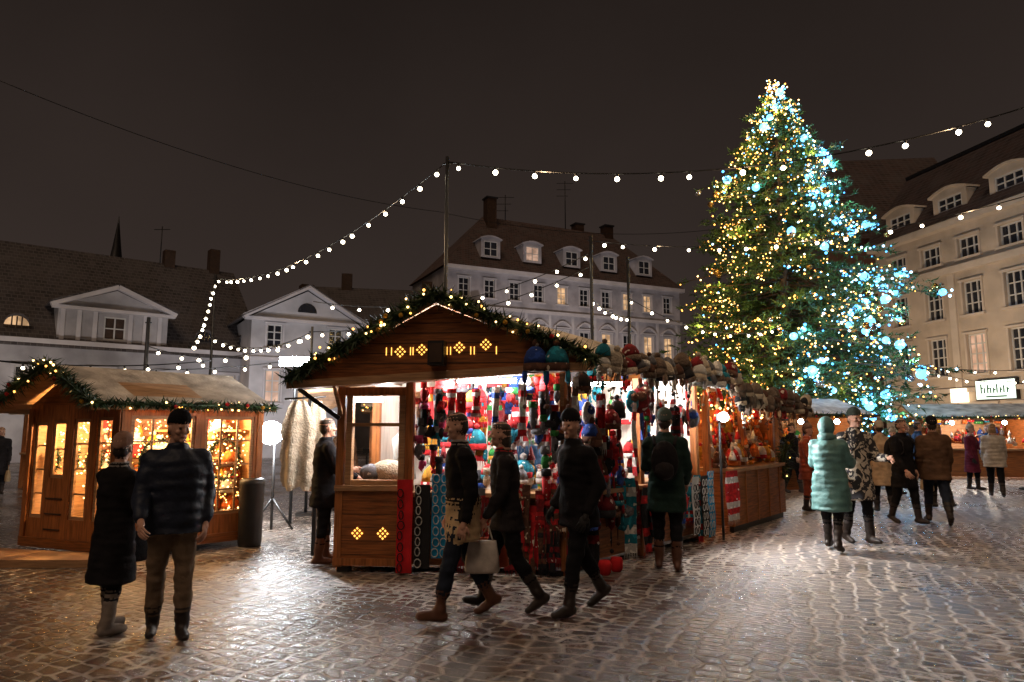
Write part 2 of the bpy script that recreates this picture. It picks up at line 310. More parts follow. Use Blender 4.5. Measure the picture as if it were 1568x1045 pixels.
mb.quad([A,B,R1,R0],ROOF_B); mb.quad([B,C,R1],ROOF_B); mb.quad([C,D,R0,R1],ROOF_B); mb.quad([D,A,R0],ROOF_B)
for k in range(5): rooftop_dormer(mb,fr,4.3+k*4.3,1.9,-.25,17.0,18.7,2.4,PL_C,ROOF_B,PINKWIN if k==1 else GLASS)
for u,nn,h in ((6,-4.3,24.0),(17,-5.8,23.2),(20.2,-5.0,23.2)): mb.fb(fr,u-.5,u+.5,nn-.5,nn+.5,19.5,h,DARKW); mb.fb(fr,u-.6,u+.6,nn-.6,nn+.6,h,h+.15,BLACK)
for u,h in ((8,25.0),(15,27.6)):
    p=fr.p(u,-5,22); mb.tube([p,(p[0],p[1],h)],.05,BLACK)
    for q in range(3): mb.beam((p[0]-.9,p[1],h-.25-q*.7),(p[0]+.9-.3*q,p[1],h-.25-q*.7),.05,.05,BLACK)
mb.finish('roof',root)
PL_L=pm('pale_grey_plaster',(.38,.36,.36),.85,.3,.8,.15,12)
root=empty('long_tiled_roof_building'); mb=MB(); fr=FR((-34.84,22.9),(.76,.65)); s0=14.0; LL=14+12.2
ops=[]
for s in (-11,-8,-5,-2,1.2,4.2,7.4,10.4): ops.append((s0+s-.55,s0+s+.55,2.5,4.6,WARMWIN if s in(4.2,-5,10.4) else GLASS,1,2))
facade(mb,fr,LL,0,5.9,ops,PL_L,.2,trim=TR_C)
mb.fb(fr,-.2,LL+.2,.003,.5,5.55,5.9,TR_C); mb.fb(fr,-.1,LL+.1,.003,.1,0,.8,PL_C)
mb.quad([fr.p(LL,0,0),fr.p(LL,-12,0),fr.p(LL,-12,5.9),fr.p(LL,-6,11.8),fr.p(LL,0,5.9)],PL_L)
mb.quad([fr.p(0,0,0),fr.p(0,-12,0),fr.p(0,-12,5.9),fr.p(0,-6,11.8),fr.p(0,0,5.9)],PL_L)
f2=FR(fr.p(s0+2.2,.1,0)[:2],fr.U); Wd=5.0
facade(mb,f2,Wd,5.92,7.7,[(2.0,3.0,6.1,7.3,DARKW,1,1)],PL_L,.1)
mb.quad([f2.p(0,0,7.7),f2.p(Wd,0,7.7),f2.p(Wd/2,0,8.7)],PL_L)
mb.beam(f2.p(-.35,.2,7.65),f2.p(Wd/2,.2,8.85),.4,.2,TR_C); mb.beam(f2.p(Wd+.35,.2,7.65),f2.p(Wd/2,.2,8.85),.4,.2,TR_C); mb.fb(f2,-.3,Wd+.3,.003,.32,7.5,7.66,TR_C)
for u in (.2,.9,1.6,3.2,3.9,4.6): mb.fb(f2,u-.1,u+.1,.003,.07,5.92,7.5,TR_C)
for uu in (0,Wd): mb.quad([f2.p(uu,0,5.92),f2.p(uu,-2.4,5.92),f2.p(uu,-2.4,7.7),f2.p(uu,0,7.7)],PL_L)
mb.finish('walls',root); mb=MB()
mb.slab([fr.p(-.3,.55,5.62),fr.p(LL+.3,.55,5.62),fr.p(LL+.3,-6,11.85),fr.p(-.3,-6,11.85)],.12,ROOF_G); mb.slab([fr.p(LL+.3,-12.4,5.6),fr.p(-.3,-12.4,5.6),fr.p(-.3,-6,11.85),fr.p(LL+.3,-6,11.85)],.12,ROOF_G)
mb.slab([f2.p(-.4,.35,7.85),f2.p(Wd/2,.35,9.02),f2.p(Wd/2,-3.2,9.02),f2.p(-.4,-2.2,7.85)],.08,ROOF_G); mb.slab([f2.p(Wd+.4,.35,7.85),f2.p(Wd/2,.35,9.02),f2.p(Wd/2,-3.2,9.02),f2.p(Wd+.4,-2.2,7.85)],.08,ROOF_G)
for s,lit in ((.6,1),(9.2,0),(11.6,0),(-4,0)):
    v=[];K=8
    for k in range(K+1):
        t=math.pi*k/K; v.append((s0+s-.5*math.cos(t),6.55+.45*math.sin(t)))
    mb.quad([fr.p(a,-.25,b) for a,b in v],WARMWIN if lit else GLASS)
    for k in range(K):
        a,b=v[k],v[k+1]; mb.slab([fr.p(a[0],-.1,a[1]+.12),fr.p(b[0],-.1,b[1]+.12),fr.p(b[0],-1.8,b[1]+.12),fr.p(a[0],-1.8,a[1]+.12)],.12,ROOF_G)
    for q in (-.2,0,.2): mb.fb(fr,s0+s-.03+q,s0+s+.03+q,-.22,-.18,6.5,6.97,DARKW)
for s,h in ((11.2,13.2),(8.5,12.7),(-1,12.6)): mb.fb(fr,s0+s-.3,s0+s+.3,-6.4,-5.7,11,h,DARKW)
p=fr.p(s0+8.0,-6,11.5); mb.tube([p,(p[0],p[1],14.2)],.035,BLACK); mb.beam((p[0]-.5,p[1],14),(p[0]+.5,p[1],14),.04,.04,BLACK)
mb.finish('roof',root)
root=empty('gabled_house'); mb=MB(); fr=FR((-14.27,37),(.85,.53)); W=6.0; HP=pm('white_plaster',(.46,.44,.44),.85,.25,.8,.15,12)
ops=[(s-.42,s+.42,a,b,g_,1,2) for s in (1.25,4.7) for a,b,g_ in ((6.05,7.35,GLASS),(3.0,4.8,PINKWIN))]+[(2.6,3.4,3.0,4.8,WARMWIN,1,2)]
facade(mb,fr,W,0,7.75,ops,HP,.15,trim=TR_C,tw=.1)
mb.quad([fr.p(0,0,7.75),fr.p(W,0,7.75),fr.p(W/2,0,9.4)],HP)
v=[fr.p(W/2-.55*math.cos(math.pi*k/8),.02,8.15+.55*math.sin(math.pi*k/8)) for k in range(9)]; mb.quad(v,GLASS)
mb.beam(fr.p(-.5,.2,7.65),fr.p(W/2,.2,9.6),.5,.2,TR_C); mb.beam(fr.p(W+.5,.2,7.65),fr.p(W/2,.2,9.6),.5,.2,TR_C); mb.fb(fr,-.4,W+.4,.003,.3,7.5,7.68,TR_C); mb.fb(fr,-.05,W+.05,.003,.12,5.3,5.5,TR_C)
for uu in (0,W): mb.quad([fr.p(uu,0,0),fr.p(uu,-12,0),fr.p(uu,-12,7.75),fr.p(uu,0,7.75)],HP)
for sx in (0,1):
    a=-.6 if sx==0 else W+.6
    mb.slab([fr.p(a,.45,7.68),fr.p(W/2,.45,9.75),fr.p(W/2,-12,9.75),fr.p(a,-12,7.68)],.1,ROOF_G)
mb.fb(fr,4.0,4.8,-6,-5.2,8.5,10.9,DARKW)
mb.finish('walls_and_roof',root)
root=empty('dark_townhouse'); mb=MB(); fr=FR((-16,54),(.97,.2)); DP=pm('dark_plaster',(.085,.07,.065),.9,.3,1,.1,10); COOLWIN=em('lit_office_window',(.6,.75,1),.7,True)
ops=[(9.2+k*1.05,10.1+k*1.05,8.4,9.8,COOLWIN if k!=2 else GLASS,0,0) for k in range(4)]+[(1+k*2,2+k*2,6,7.6,GLASS) for k in range(4)]
facade(mb,fr,14,0,10.3,ops,DP)
for uu in (0,14): mb.quad([fr.p(uu,0,0),fr.p(uu,-9,0),fr.p(uu,-9,10.3),fr.p(uu,-4.5,13.6),fr.p(uu,0,10.3)],DP)
mb.slab([fr.p(-.3,.4,10.2),fr.p(14.3,.4,10.2),fr.p(14.3,-4.5,13.8),fr.p(-.3,-4.5,13.8)],.15,ROOF_G); mb.slab([fr.p(-.3,-9.4,10.2),fr.p(14.3,-9.4,10.2),fr.p(14.3,-4.5,13.8),fr.p(-.3,-4.5,13.8)],.15,ROOF_G)
for u,h in ((2,15),(9,14.6),(12,14.9)): mb.fb(fr,u,u+.9,-4.9,-4.1,12,h,DARKW)
mb.finish('walls_and_roof',root)
mb=MB(); mb.lathe([(1.6,0),(1.6,18.5),(1.9,18.6),(1.5,19.2),(.9,20.2),(.5,23),(.12,26),(.02,27)],BLACK,Matrix.Translation((-47.5,80,0)),8); mb.finish('church_steeple')
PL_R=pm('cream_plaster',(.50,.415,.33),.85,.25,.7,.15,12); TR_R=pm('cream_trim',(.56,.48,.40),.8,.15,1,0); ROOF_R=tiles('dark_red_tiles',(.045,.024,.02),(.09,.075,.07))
root=empty('cream_apartment_building'); mb=MB(); fr=FR((21.8,40),(.208,-.978)); fr.N=(-.978,-.208); LR=24
ops=[]
for k in range(9):
    u=1.7+k*2.35
    ops+=[(u-.62,u+.62,10.25,11.3,GLASS,2,1),(u-.55,u+.55,7.3,9.0,GLASS,2,2),(u-.55,u+.55,4.3,6.3,PINKWIN if k in(2,5) else GLASS,2,3)]
    ops.append((u-.85,u+.85,.5,2.8,SHOPWIN,1,0))
facade(mb,fr,LR,0,12.3,ops,PL_R,.2,trim=TR_R,tw=.1)
mb.fb(fr,-.1,LR,.003,.3,9.55,9.9,TR_R); mb.fb(fr,-.1,LR,.003,.5,11.95,12.3,TR_R); mb.fb(fr,-.1,LR,.003,.2,3.4,3.62,TR_R)
for k in range(5): mb.fb(fr,.35+k*4.7,.75+k*4.7,.003,.1,3.63,9.54,TR_R)
mb.quad([fr.p(0,0,0),fr.p(0,-9,0),fr.p(0,-9,12.3),fr.p(0,0,12.3)],PL_R)
mb.finish('walls',root); mb=MB()
mb.quad([fr.p(-.3,.55,12.31),fr.p(LR,.55,12.31),fr.p(LR,-2.9,16.9),fr.p(-.3,-2.9,16.9)],ROOF_R)
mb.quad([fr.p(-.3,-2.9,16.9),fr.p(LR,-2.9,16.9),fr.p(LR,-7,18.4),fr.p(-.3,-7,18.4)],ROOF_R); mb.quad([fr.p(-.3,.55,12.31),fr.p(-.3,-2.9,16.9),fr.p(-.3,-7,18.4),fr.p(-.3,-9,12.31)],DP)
mb.fb(fr,-.3,LR,-3.1,-2.8,16.85,17.05,BLACK)
for k in range(6): rooftop_dormer(mb,fr,2.2+k*3.4,2.1,.1,12.75,13.8,1.8,PL_R,ROOF_R,GLASS,2)
mb.finish('roof',root)
mb=MB(); SIGN=em('sign_lightbox',(.85,1,.88),1.5); mb.fb(fr,6.3,8.5,.01,.2,2.95,3.95,BLACK); mb.fb(fr,6.35,8.45,.205,.22,3.0,3.9,SIGN)
GRN=pm('sign_green',(.01,.12,.04),.5,.1,3,0)
for k,(a,h) in enumerate(((0,.45),(.18,.26),(.36,.4),(.52,.26),(.68,.26),(.86,.42),(1.04,.26),(1.22,.34),(1.4,.26))):
    mb.fb(fr,6.65+a-.03,6.65+a+.035,.225,.235,3.28,3.28+h,GRN)
    if k%2==0: mb.fb(fr,6.65+a+.035,6.65+a+.11,.225,.235,3.28+h*.5,3.28+h*.5+.06,GRN)
mb.fb(fr,6.9,8.0,.225,.235,3.08,3.15,GRN); mb.fb(fr,4.9,5.8,.1,.3,2.9,3.6,em('small_lit_sign',(1,.85,.6),2.2)); mb.finish('shop_sign',root)
root=empty('dark_warehouse_building'); mb=MB(); fr=FR((20.5,47),(.97,-.1)); BRW=pm('brown_plaster',(.13,.065,.045),.9,.3,1,.1,10)
facade(mb,fr,12,0,15,[(1+k*2,2+k*2,9,10.6,GLASS) for k in range(5)],BRW); mb.quad([fr.p(0,0,0),fr.p(0,-12,0),fr.p(0,-12,15),fr.p(0,-6,22.6),fr.p(0,0,15)],DP); mb.quad([fr.p(12,0,0),fr.p(12,-12,0),fr.p(12,-12,15),fr.p(12,-6,22.6),fr.p(12,0,15)],DP)
mb.slab([fr.p(-.3,.4,14.8),fr.p(12.3,.4,14.8),fr.p(12.3,-6,22.8),fr.p(-.3,-6,22.8)],.15,ROOF_R); mb.slab([fr.p(-.3,-12.4,14.8),fr.p(12.3,-12.4,14.8),fr.p(12.3,-6,22.8),fr.p(-.3,-6,22.8)],.15,ROOF_R)
mb.finish('walls_and_roof',root)
def facade_fill(loc,target,power,col,ang=110):  # unseen fixture with a spot, added at ground level to brighten a facade
    mb=MB(); x,y,z=loc; mb.box((x,y,z/2),(.08,.08,z),BLACK); mb.box((x,y,z),(.34,.16,.22),BLACK)
    o=mb.finish('facade_fill_light'); d=(Vector(target)-Vector(loc)).normalized()*.22
    spot('lamp',tuple(Vector(loc)+d),target,power,col,ang,.9,o)
facade_fill((-20,25.5,.6),(-24,33,5.5),1150,(1,.9,.85)); facade_fill((-12.5,30,.6),(-13,38.5,5.5),1350,(.95,.93,1)); facade_fill((-6.5,31,.6),(-10,40,6),800,(.92,.92,1))
facade_fill((1,47,.6),(1,63,9),3200,(.97,.9,.95)); facade_fill((9,51,.6),(9,66,9),3200,(1,.9,.88))
facade_fill((14.5,33,.6),(22,36,6),1600,(1,.74,.5)); facade_fill((16,26,.6),(24,29,6),1800,(1,.76,.52)); facade_fill((17.5,19,.6),(25.5,22,6),1000,(1,.76,.52))
# ---------------------------------------------------------------- christmas tree
def xmas_tree(cx,cy):
    root=empty('christmas_tree'); H=14.4
    zk=[0.9,1.8,3.5,6.4,10.3,12.6,H]; rk=[2.4,3.5,4.0,3.4,2.15,1.0,.05]
    Rz=lambda z: np.interp(z,zk,rk)
    nb=1250; t=rng.random(nb)**1.3; z=1.3+(H-1.45)*t
    az=rng.random(nb)*2*np.pi
    lump=1+.15*np.sin(az*5+z*1.7)+.12*np.sin(az*3-z*2.6+1)+.06*np.sin(z*5.5+az*2)
    Rr=Rz(z)*lump*rng.uniform(.66,1.12,nb)
    base=np.stack([np.full(nb,cx),np.full(nb,cy),z+Rr*.12],1)
    tip=np.stack([cx+np.cos(az)*Rr,cy+np.sin(az)*Rr,z-Rr*.06+rng.uniform(-.1,.25,nb)],1)
    tw=9; bl=14; tsc=np.clip(Rr/.9,.28,1.0)
    s=rng.uniform(.35,1,(nb,tw)); P=base[:,None,:]*(1-s[...,None])+tip[:,None,:]*s[...,None]
    out=np.stack([np.cos(az),np.sin(az),np.zeros(nb)],1); side=np.stack([-np.sin(az),np.cos(az),np.zeros(nb)],1)
    sg=rng.choice([-1,1],(nb,tw)); d=out[:,None,:]*rng.uniform(.4,.9,(nb,tw,1))+side[:,None,:]*(sg*rng.uniform(.3,1,(nb,tw)))[...,None]; d[...,2]+=rng.uniform(-.3,.35,(nb,tw))
    d/=np.linalg.norm(d,axis=2,keepdims=True); tl=(.25+.5*(1.1-s))*(np.clip(Rr/3,.35,1.1)*tsc)[:,None]
    q=rng.random((nb,tw,bl)); B=P[:,:,None,:]+d[:,:,None,:]*(q*tl[...,None])[...,None]
    bd=d[:,:,None,:]*.8+rng.normal(0,.55,(nb,tw,bl,3)); bd/=np.linalg.norm(bd,axis=3,keepdims=True)
    Lb=rng.uniform(.10,.24,(nb,tw,bl,1))*tsc[:,None,None,None]; sd=np.cross(bd,rng.normal(0,1,(nb,tw,bl,3))); sd/=np.linalg.norm(sd,axis=3,keepdims=True)
    wd=rng.uniform(.014,.03,(nb,tw,bl,1))
    v=np.stack([B-sd*wd,B+sd*wd,B+bd*Lb],3).reshape(-1,3); nf=len(v)//3
    me=bpy.data.meshes.new('foliage'); me.vertices.add(len(v)); me.vertices.foreach_set('co',v.ravel()); me.loops.add(len(v)); me.loops.foreach_set('vertex_index',np.arange(len(v)))
    me.polygons.add(nf); me.polygons.foreach_set('loop_start',np.arange(0,len(v),3)); me.materials.append(GREEN); me.update(calc_edges=True)
    o=bpy.data.objects.new('foliage',me); COL.objects.link(o); o.parent=root
    mb=MB(); mb.tube([(cx,cy,0),(cx,cy,3),(cx,cy,8),(cx,cy,H+.1)],[.3,.25,.14,.02],BARK,8)
    for i in range(0,nb,3): mb.tube([base[i],tip[i]],[.045*min(1,Rr[i]/2),.01],BARK,3)
    mb.finish('trunk_and_limbs',root)
    mb=MB()
    for k in range(4900):
        i=rng.integers(nb); s_=rng.uniform(.66,1.05); p=base[i]*(1-s_)+tip[i]*s_+rng.normal(0,.08,3)
        if p[1]>cy+1.2: continue
        sx=(p[0]-cx)/4
        cool = R()<(.06 if sx<-.25 else .28 if sx<.2 else .45)
        if cool: mb.ico(p,U(.022,.045),BLUEB if R()<.55 else COOL)
        else: mb.ico(p,U(.018,.036),FAIRY if R()<.6 else FAIRY2)
    for k in range(60):
        zz=H-U(0,1.6); rr=max(.05,float(Rz(zz)))*U(.5,1.1); a=R()*6.28; mb.ico((cx+rr*math.cos(a),cy+rr*math.sin(a),zz),U(.02,.034),FAIRY2 if R()<.4 else FAIRY)
    mb.finish('fairy_lights',root)
    mb=MB()
    for k in range(60):
        for _ in range(40):
            i=rng.integers(nb)
            if tip[i][1]<cy-.4 and 2<z[i]<13.6 and R()<.45+.55*((tip[i][0]-cx)/3.0+.2): break
        p=tip[i]*1.0
        for q in range(4): mb.ico(p+rng.normal(0,.13,3),U(.03,.055),BLUEB if q%2 else COOL)
        mb.ico(p,U(.09,.155),COOLB,2)
        if k%2==0: point('globe_lamp',(p[0]+(p[0]-cx)*.03,p[1]-.25,p[2]),48,(.12,.5,1),root,.05)
    BAU=pm('gold_bauble',(.6,.35,.1),.2,.1,3,0,metal=.9); BAR=pm('silver_bauble',(.5,.5,.52),.2,.1,3,0,metal=.9)
    for k in range(130):
        i=rng.integers(nb)
        if z[i]>12: continue
        p=tip[i]-np.array([0,0,.15])+out[i]*.1; mb.ico(p,U(.09,.14),BAR if k%3==0 else BAU,2)
    mb.finish('globe_lights_and_baubles',root)
    for k in range(30):
        zz=1.6+11.9*(k+.5)/30; a=math.radians(180+ (k*137.5)%180 ); rr=float(Rz(zz))*.95
        x=cx+math.cos(a)*rr; warm=(math.cos(a)<.45)
        point('string_lamp',(x,cy+math.sin(a)*rr,zz),60 if warm else 30,(1,.62,.18) if warm else (.5,.85,1),root,.03)
xmas_tree(9.75,24)
# ---------------------------------------------------------------- goods
def hat(mb,M,m1,m2,flaps=False,pom=True):
    mb.lathe([(.112,-.02),(.118,.0),(.118,.05)],m2,M,9,1,.9); mb.lathe([(.112,.05),(.11,.1),(.085,.16),(.045,.2),(.01,.215)],m1,M,9,1,.9)
    if pom: mb.ico((0,0,.235),.042,m2,1,M)
    if flaps:
        for sx in (-1,1):
            mb.ico((sx*.1,0,-.07),(.03,.05,.085),m1,1,M); mb.ico((sx*.1,.005,-.22),(.01,.01,.09),m2,1,M); mb.ico((sx*.1,0,-.34),.024,m2,1,M)
def mitten(mb,M,m1,m2):
    mb.ico((0,0,-.05),(.05,.022,.09),m1,1,M); mb.ico((.05,0,-.03),(.02,.018,.045),m1,1,M); mb.lathe([(.042,.02),(.045,.05),(.045,.10)],m2,M,8,1,.5)
def scarf(mb,M,m1,m2,w=.14,L=.8):
    v=[];f=[];n=9
    for i in range(n):
        z=-L*i/(n-1)
        for j in range(5): v.append((w*(j/4-.5)*(1+.1*math.sin(i)),.03*math.sin(j*2.2+i*.5),z))
    for i in range(n-1):
        for j in range(4): a=i*5+j; f.append((a,a+1,a+6,a+5))
    for i in range(n-1): mb.add(v,f[4*i:4*i+4],m2 if i in(1,5,7) else m1,M,True)
    tv=[];tf=[]
    for j in range(6):
        x=w*(j/5-.5); o=len(tv); tv+=[(x-.006,0,-L),(x+.006,0,-L),(x+U(-.012,.012),0,-L-.08)]; tf.append((o,o+1,o+2))
    mb.add(tv,tf,m2,M)
def sock(mb,M,m1,m2):
    mb.ico((0,0,-.12),(.045,.045,.15),m1,1,M); mb.ico((.05,0,-.27),(.09,.035,.04),m1,1,M); mb.lathe([(.048,-.03),(.05,.0),(.048,.03)],m2,M,8,1,1)
def doll(mb,M,m1,m2):
    mb.lathe([(.09,0),(.075,.08),(.035,.18),(.02,.2)],m1,M,9); mb.ico((0,0,.23),.045,FUR,1,M); mb.lathe([(.05,.25),(.03,.31),(.004,.4)],m2,M,8)
    for sx in (-1,1): mb.ico((sx*.07,-.01,.13),(.045,.018,.022),m1,1,M)
def bag(mb,M,m1,m2):
    mb.ico((0,0,-.15),(.14,.05,.16),m1,2,M); mb.ico((0,-.045,-.1),(.1,.02,.07),m2,1,M); mb.ico((0,0,.05),(.012,.012,.12),m2,1,M)
def goods(mb,fr,u0,u1,z0,z1,n,pal,step=.2,kinds='hmsfk',jit=.06,skip=.1,rot=.6,sc=(.75,1.3)):
    z=z1
    while z>z0:
        u=u0+U(0,step)
        while u<u1:
            if R()>skip:
                M=fr.mat(u+U(-jit,jit),n+U(-jit,jit),z+U(-jit,jit)*1.5,U(-rot,rot),U(*sc)); k=random.choice(kinds); a,b=random.choice(pal),random.choice(pal)
                if k=='h': hat(mb,M,a,b,False,R()<.5)
                elif k=='f': hat(mb,M,a,b,True)
                elif k=='m': mitten(mb,M,a,b)
                elif k=='s': scarf(mb,M,a,b,U(.1,.2),U(.35,.8))
                elif k=='k': sock(mb,M,a,b)
                elif k=='d': doll(mb,M,a,b)
                elif k=='b': bag(mb,M,a,b)
            u+=step*U(.7,1.4)
        z-=step*1.1*U(.85,1.2)
def garland(mb,pts,r=.1,dens=120,lights=9):
    for a,b in zip(pts[:-1],pts[1:]):
        a=np.array(tuple(a));b=np.array(tuple(b));d=b-a;L=float(np.linalg.norm(d)); n=int(L*dens)
        if n>0:
            p=a+d*rng.random((n,1)); q=rng.uniform(-1,1,(n,3)); q[:,2]-=.15; q/=np.linalg.norm(q,axis=1,keepdims=True); s_=np.cross(q,rng.normal(0,1,(n,3))); s_/=np.linalg.norm(s_,axis=1,keepdims=True); s_*=rng.uniform(.008,.016,(n,1))
            p2=p+q*r*.3; V=np.stack([p2-s_,p2+s_,p2+q*rng.uniform(.5,1.35,(n,1))*r],1).reshape(-1,3); mb.add(V,[(3*i,3*i+1,3*i+2) for i in range(n)],GREEN2)
        mb.tube([a,b],r*.28,GREEN2,6)
        for k in range(int(L*lights)):
            p=a+d*R()+np.array((U(-1,1),U(-1.2,.2),U(-1,1)))*r*.7; mb.ico(p,U(.011,.017),FAIRY2 if R()<.6 else FAIRY)
        for k in range(int(L*2.2)):
            p=a+d*R()+np.array((0,-r*.6,U(-.6,.4)*r)); mb.ico(p,.03,PAL[7] if R()<.5 else PAL[0],1)
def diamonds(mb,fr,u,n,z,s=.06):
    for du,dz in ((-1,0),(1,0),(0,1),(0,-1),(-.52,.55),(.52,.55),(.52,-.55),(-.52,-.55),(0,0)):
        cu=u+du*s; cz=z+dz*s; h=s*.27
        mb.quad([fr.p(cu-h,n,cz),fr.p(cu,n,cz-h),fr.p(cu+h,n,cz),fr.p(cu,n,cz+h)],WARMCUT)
# ---------------------------------------------------------------- main stall
root=empty('knitwear_market_stall')
F=FR((-2.06,8.1),(2.69,-.25)); S=FR((.63,7.85),(.645,.764))
mb=MB()
for u in (0,.82,2.62): mb.fb(F,u,u+.09,-.1,.0,.06,2.3,WOOD)
mb.fb(F,.09,.82,-.06,-.01,.16,.92,WOODH); mb.fb(F,.0,.91,-.12,.03,.92,.98,WOODL); mb.fb(F,.0,.91,-.12,.02,.08,.16,WOOD); mb.fb(F,.09,.82,-.1,0,2.02,2.12,WOOD)
for u in (.11,.74): mb.fb(F,u,u+.07,-.1,-.01,.98,2.02,WOODL)
mb.fb(F,.18,.74,-.09,-.02,.98,1.04,WOODL); mb.fb(F,.18,.74,-.09,-.02,1.66,1.70,WOODL)
for u in (.04,.78,1.7,2.5): mb.fb(F,u,u+.14,-.14,-.03,0,.06,BLACK)
for k in range(5): mb.fb(F,.09,.82,-.012,-.006,.2+k*.15,.205+k*.15,DARKW)
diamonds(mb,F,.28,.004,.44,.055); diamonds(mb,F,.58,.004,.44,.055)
mb.fb(F,.91,2.62,-.07,-.02,.1,.86,WOODH); mb.fb(F,.91,2.62,-.55,.06,.86,.91,WOODL)
for s in (.0,1.65,3.32): mb.fb(S,s,s+.09,-.1,0,0,2.3,WOOD)
mb.fb(S,.09,3.32,-.07,-.02,.1,.86,WOODH); mb.fb(S,.09,3.32,-.55,.1,.86,.91,WOODL)
BLp=(-1.75,10.9); BRp=(1.5,11.6); SRp=S.p(3.4,0,0)[:2]
INW=pm('pale_interior_boards',(.62,.57,.52),.8,.2,4,.2,20,stretch=(3,3,.5))
def wallq(a,b,z0,z1,m): mb.quad([(a[0],a[1],z0),(b[0],b[1],z0),(b[0],b[1],z1),(a[0],a[1],z1)],m)
wallq(BLp,BRp,0,2.4,INW); wallq(BRp,SRp,0,2.4,INW); wallq((-2.05,8.2),BLp,0,1.0,WOODH); wallq((-1.9,9.5),BLp,1,2.3,INW)
mb.quad([(-2,8.2,.05),(.6,8,.05),SRp+(.05,),BRp+(.05,),BLp+(.05,)],DARKW)
mb.fb(FR((-1.99,8.1),(.1,1)),1.3,1.4,-.05,.05,.1,2.2,WOOD)
mb.finish('frame_and_counter',root)
mb=MB(); AP=(-.87,7.62,3.12); LT=(-2.58,7.85,2.16); RT=(.93,7.5,2.37); LB=(-2.3,11.3,2.2); RB=(3.35,10.25,2.37); AB=(.2,11.7,3.1)
mb.slab([LT,AP,AB,LB],.05,SNOWROOF,WOODL); mb.slab([AP,RT,RB,AB],.05,SNOWROOF,WOODL)
mb.slab([(-2.58,7.84,2.14),(.93,7.49,2.35),(.93,7.9,2.33),(-2.5,8.2,2.12)],.03,WOODL)
f3=FR((-2.58,7.86),(3.51,-.35)); W3=math.hypot(3.51,.35); ua=W3*.49
P=[f3.p(.12,.02,2.18),f3.p(W3-.1,.02,2.37),f3.p(ua,.02,3.04)]; mb.add(P+[ (p[0],p[1]+.05,p[2]) for p in P],[(0,1,2),(5,4,3),(0,3,4,1)],WOODH)
for k in range(1,7):
    t=k/7; z=2.25+.8*t
    ul=.12+(ua-.12)*t*.98+.05; ur=W3-.1-(W3-.1-ua)*(t*1.02)
    if ur>ul: mb.fb(f3,ul+.1,ur-.25*(1-t)-.1,.021,.025,z,z+.008,DARKW)
mb.beam(LT,AP,.06,.12,WOODL); mb.beam(AP,RT,.06,.12,WOODL); mb.beam((LT[0],LT[1]-.02,LT[2]-.03),(RT[0]-.1,RT[1]-.02,RT[2]-.05),.05,.09,WOODL)
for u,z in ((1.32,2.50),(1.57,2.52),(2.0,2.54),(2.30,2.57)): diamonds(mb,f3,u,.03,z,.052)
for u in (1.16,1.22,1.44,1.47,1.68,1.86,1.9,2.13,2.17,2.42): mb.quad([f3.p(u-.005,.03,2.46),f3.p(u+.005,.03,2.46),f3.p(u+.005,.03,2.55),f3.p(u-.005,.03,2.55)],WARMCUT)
mb.fb(f3,1.68,1.86,.04,.22,2.33,2.60,BLACK); mb.fb(f3,1.70,1.84,.222,.23,2.36,2.57,DARKW)
mb.beam((-2.5,8.0,2.1),(-2.02,8.05,1.75),.04,.05,BLACK); mb.beam(F.p(.05,.3,2.16),F.p(.05,0,1.8),.04,.04,WOODL); mb.beam(F.p(2.65,.3,2.25),F.p(2.65,0,1.9),.04,.04,WOODL)
mb.finish('roof',root)
mb=MB(); gl=Vector((0,-.08,.03)); garland(mb,[Vector(LT)+gl,Vector(AP)+gl],.13,520,10); garland(mb,[Vector(AP)+gl,Vector(RT)+gl],.13,520,10); mb.finish('garland',root)
mb=MB()
Fi=FR(F.p(.95,-.5,0)[:2],F.U); goods(mb,Fi,0,1.7,1.9,2.15,-.1,BPAL,.16,'hmfs',.05,.05); goods(mb,Fi,0,.45,1.1,1.8,-.2,BPAL,.17,'hmfsk',.05,.05)
goods(mb,Fi,0,1.7,2.05,2.12,.35,RWB,.17,'s',.04,.15,.4,(.55,.95)); goods(mb,Fi,1.0,1.7,1.5,2.1,.1,RWB,.16,'smh',.04,.1,.4)
goods(mb,Fi,.1,1.7,1.3,2.15,-1.5,BPAL,.24,'hfsb',.06,.15)
goods(mb,F,1.1,2.6,.94,1.02,-.25,[PAL[1],FUR,PAL[1],PAL[3],PAL[0]],.13,'hmm',.04,.0); goods(mb,F,1.0,2.6,.94,1.0,-.42,BPAL,.15,'hd',.04,.0)
goods(mb,F,.95,1.25,1.2,2.1,-.12,[PAL[2],PAL[0],PAL[3],PAL[8]],.15,'mk',.03,0)
goods(mb,F,2.3,2.66,1.1,2.05,.05,[PAL[2],PAL[6],PAL[0],PAL[3],PAL[4]],.15,'mk',.03,0)
goods(mb,F,1.45,2.6,.55,.98,.06,[PAL[2],PAL[9],PAL[11],PAL[11],PAL[0],PAL[3]],.17,'sss',.04,0,.3)
goods(mb,S,.1,3.2,1.0,2.15,-1.2,BPAL,.27,'hsbf',.09,.2)
goods(mb,S,.0,1.0,.45,2.15,.04,DPAL,.19,'mfbsh',.08,.05,1.2); goods(mb,S,1.0,3.2,1.8,2.15,.05,DPAL+RWB,.19,'mfsb',.07,.12,1.2); goods(mb,S,1.7,2.0,1.0,2.0,.03,BPAL,.16,'mk',.03,.1)
goods(mb,S,1.0,3.3,.55,.95,.1,DPAL+RWB,.19,'sssb',.06,.05,.8); goods(mb,S,1.0,3.2,.94,1.2,-.15,BPAL,.16,'hdm',.05,.1)
fb=FR((-1.7,10.8),(3.2,.7)); goods(mb,fb,.1,3.2,1.0,2.3,.1,BPAL,.24,'hmfsb',.07,.25)
Ev=FR((.93,7.5),(2.42,2.75))
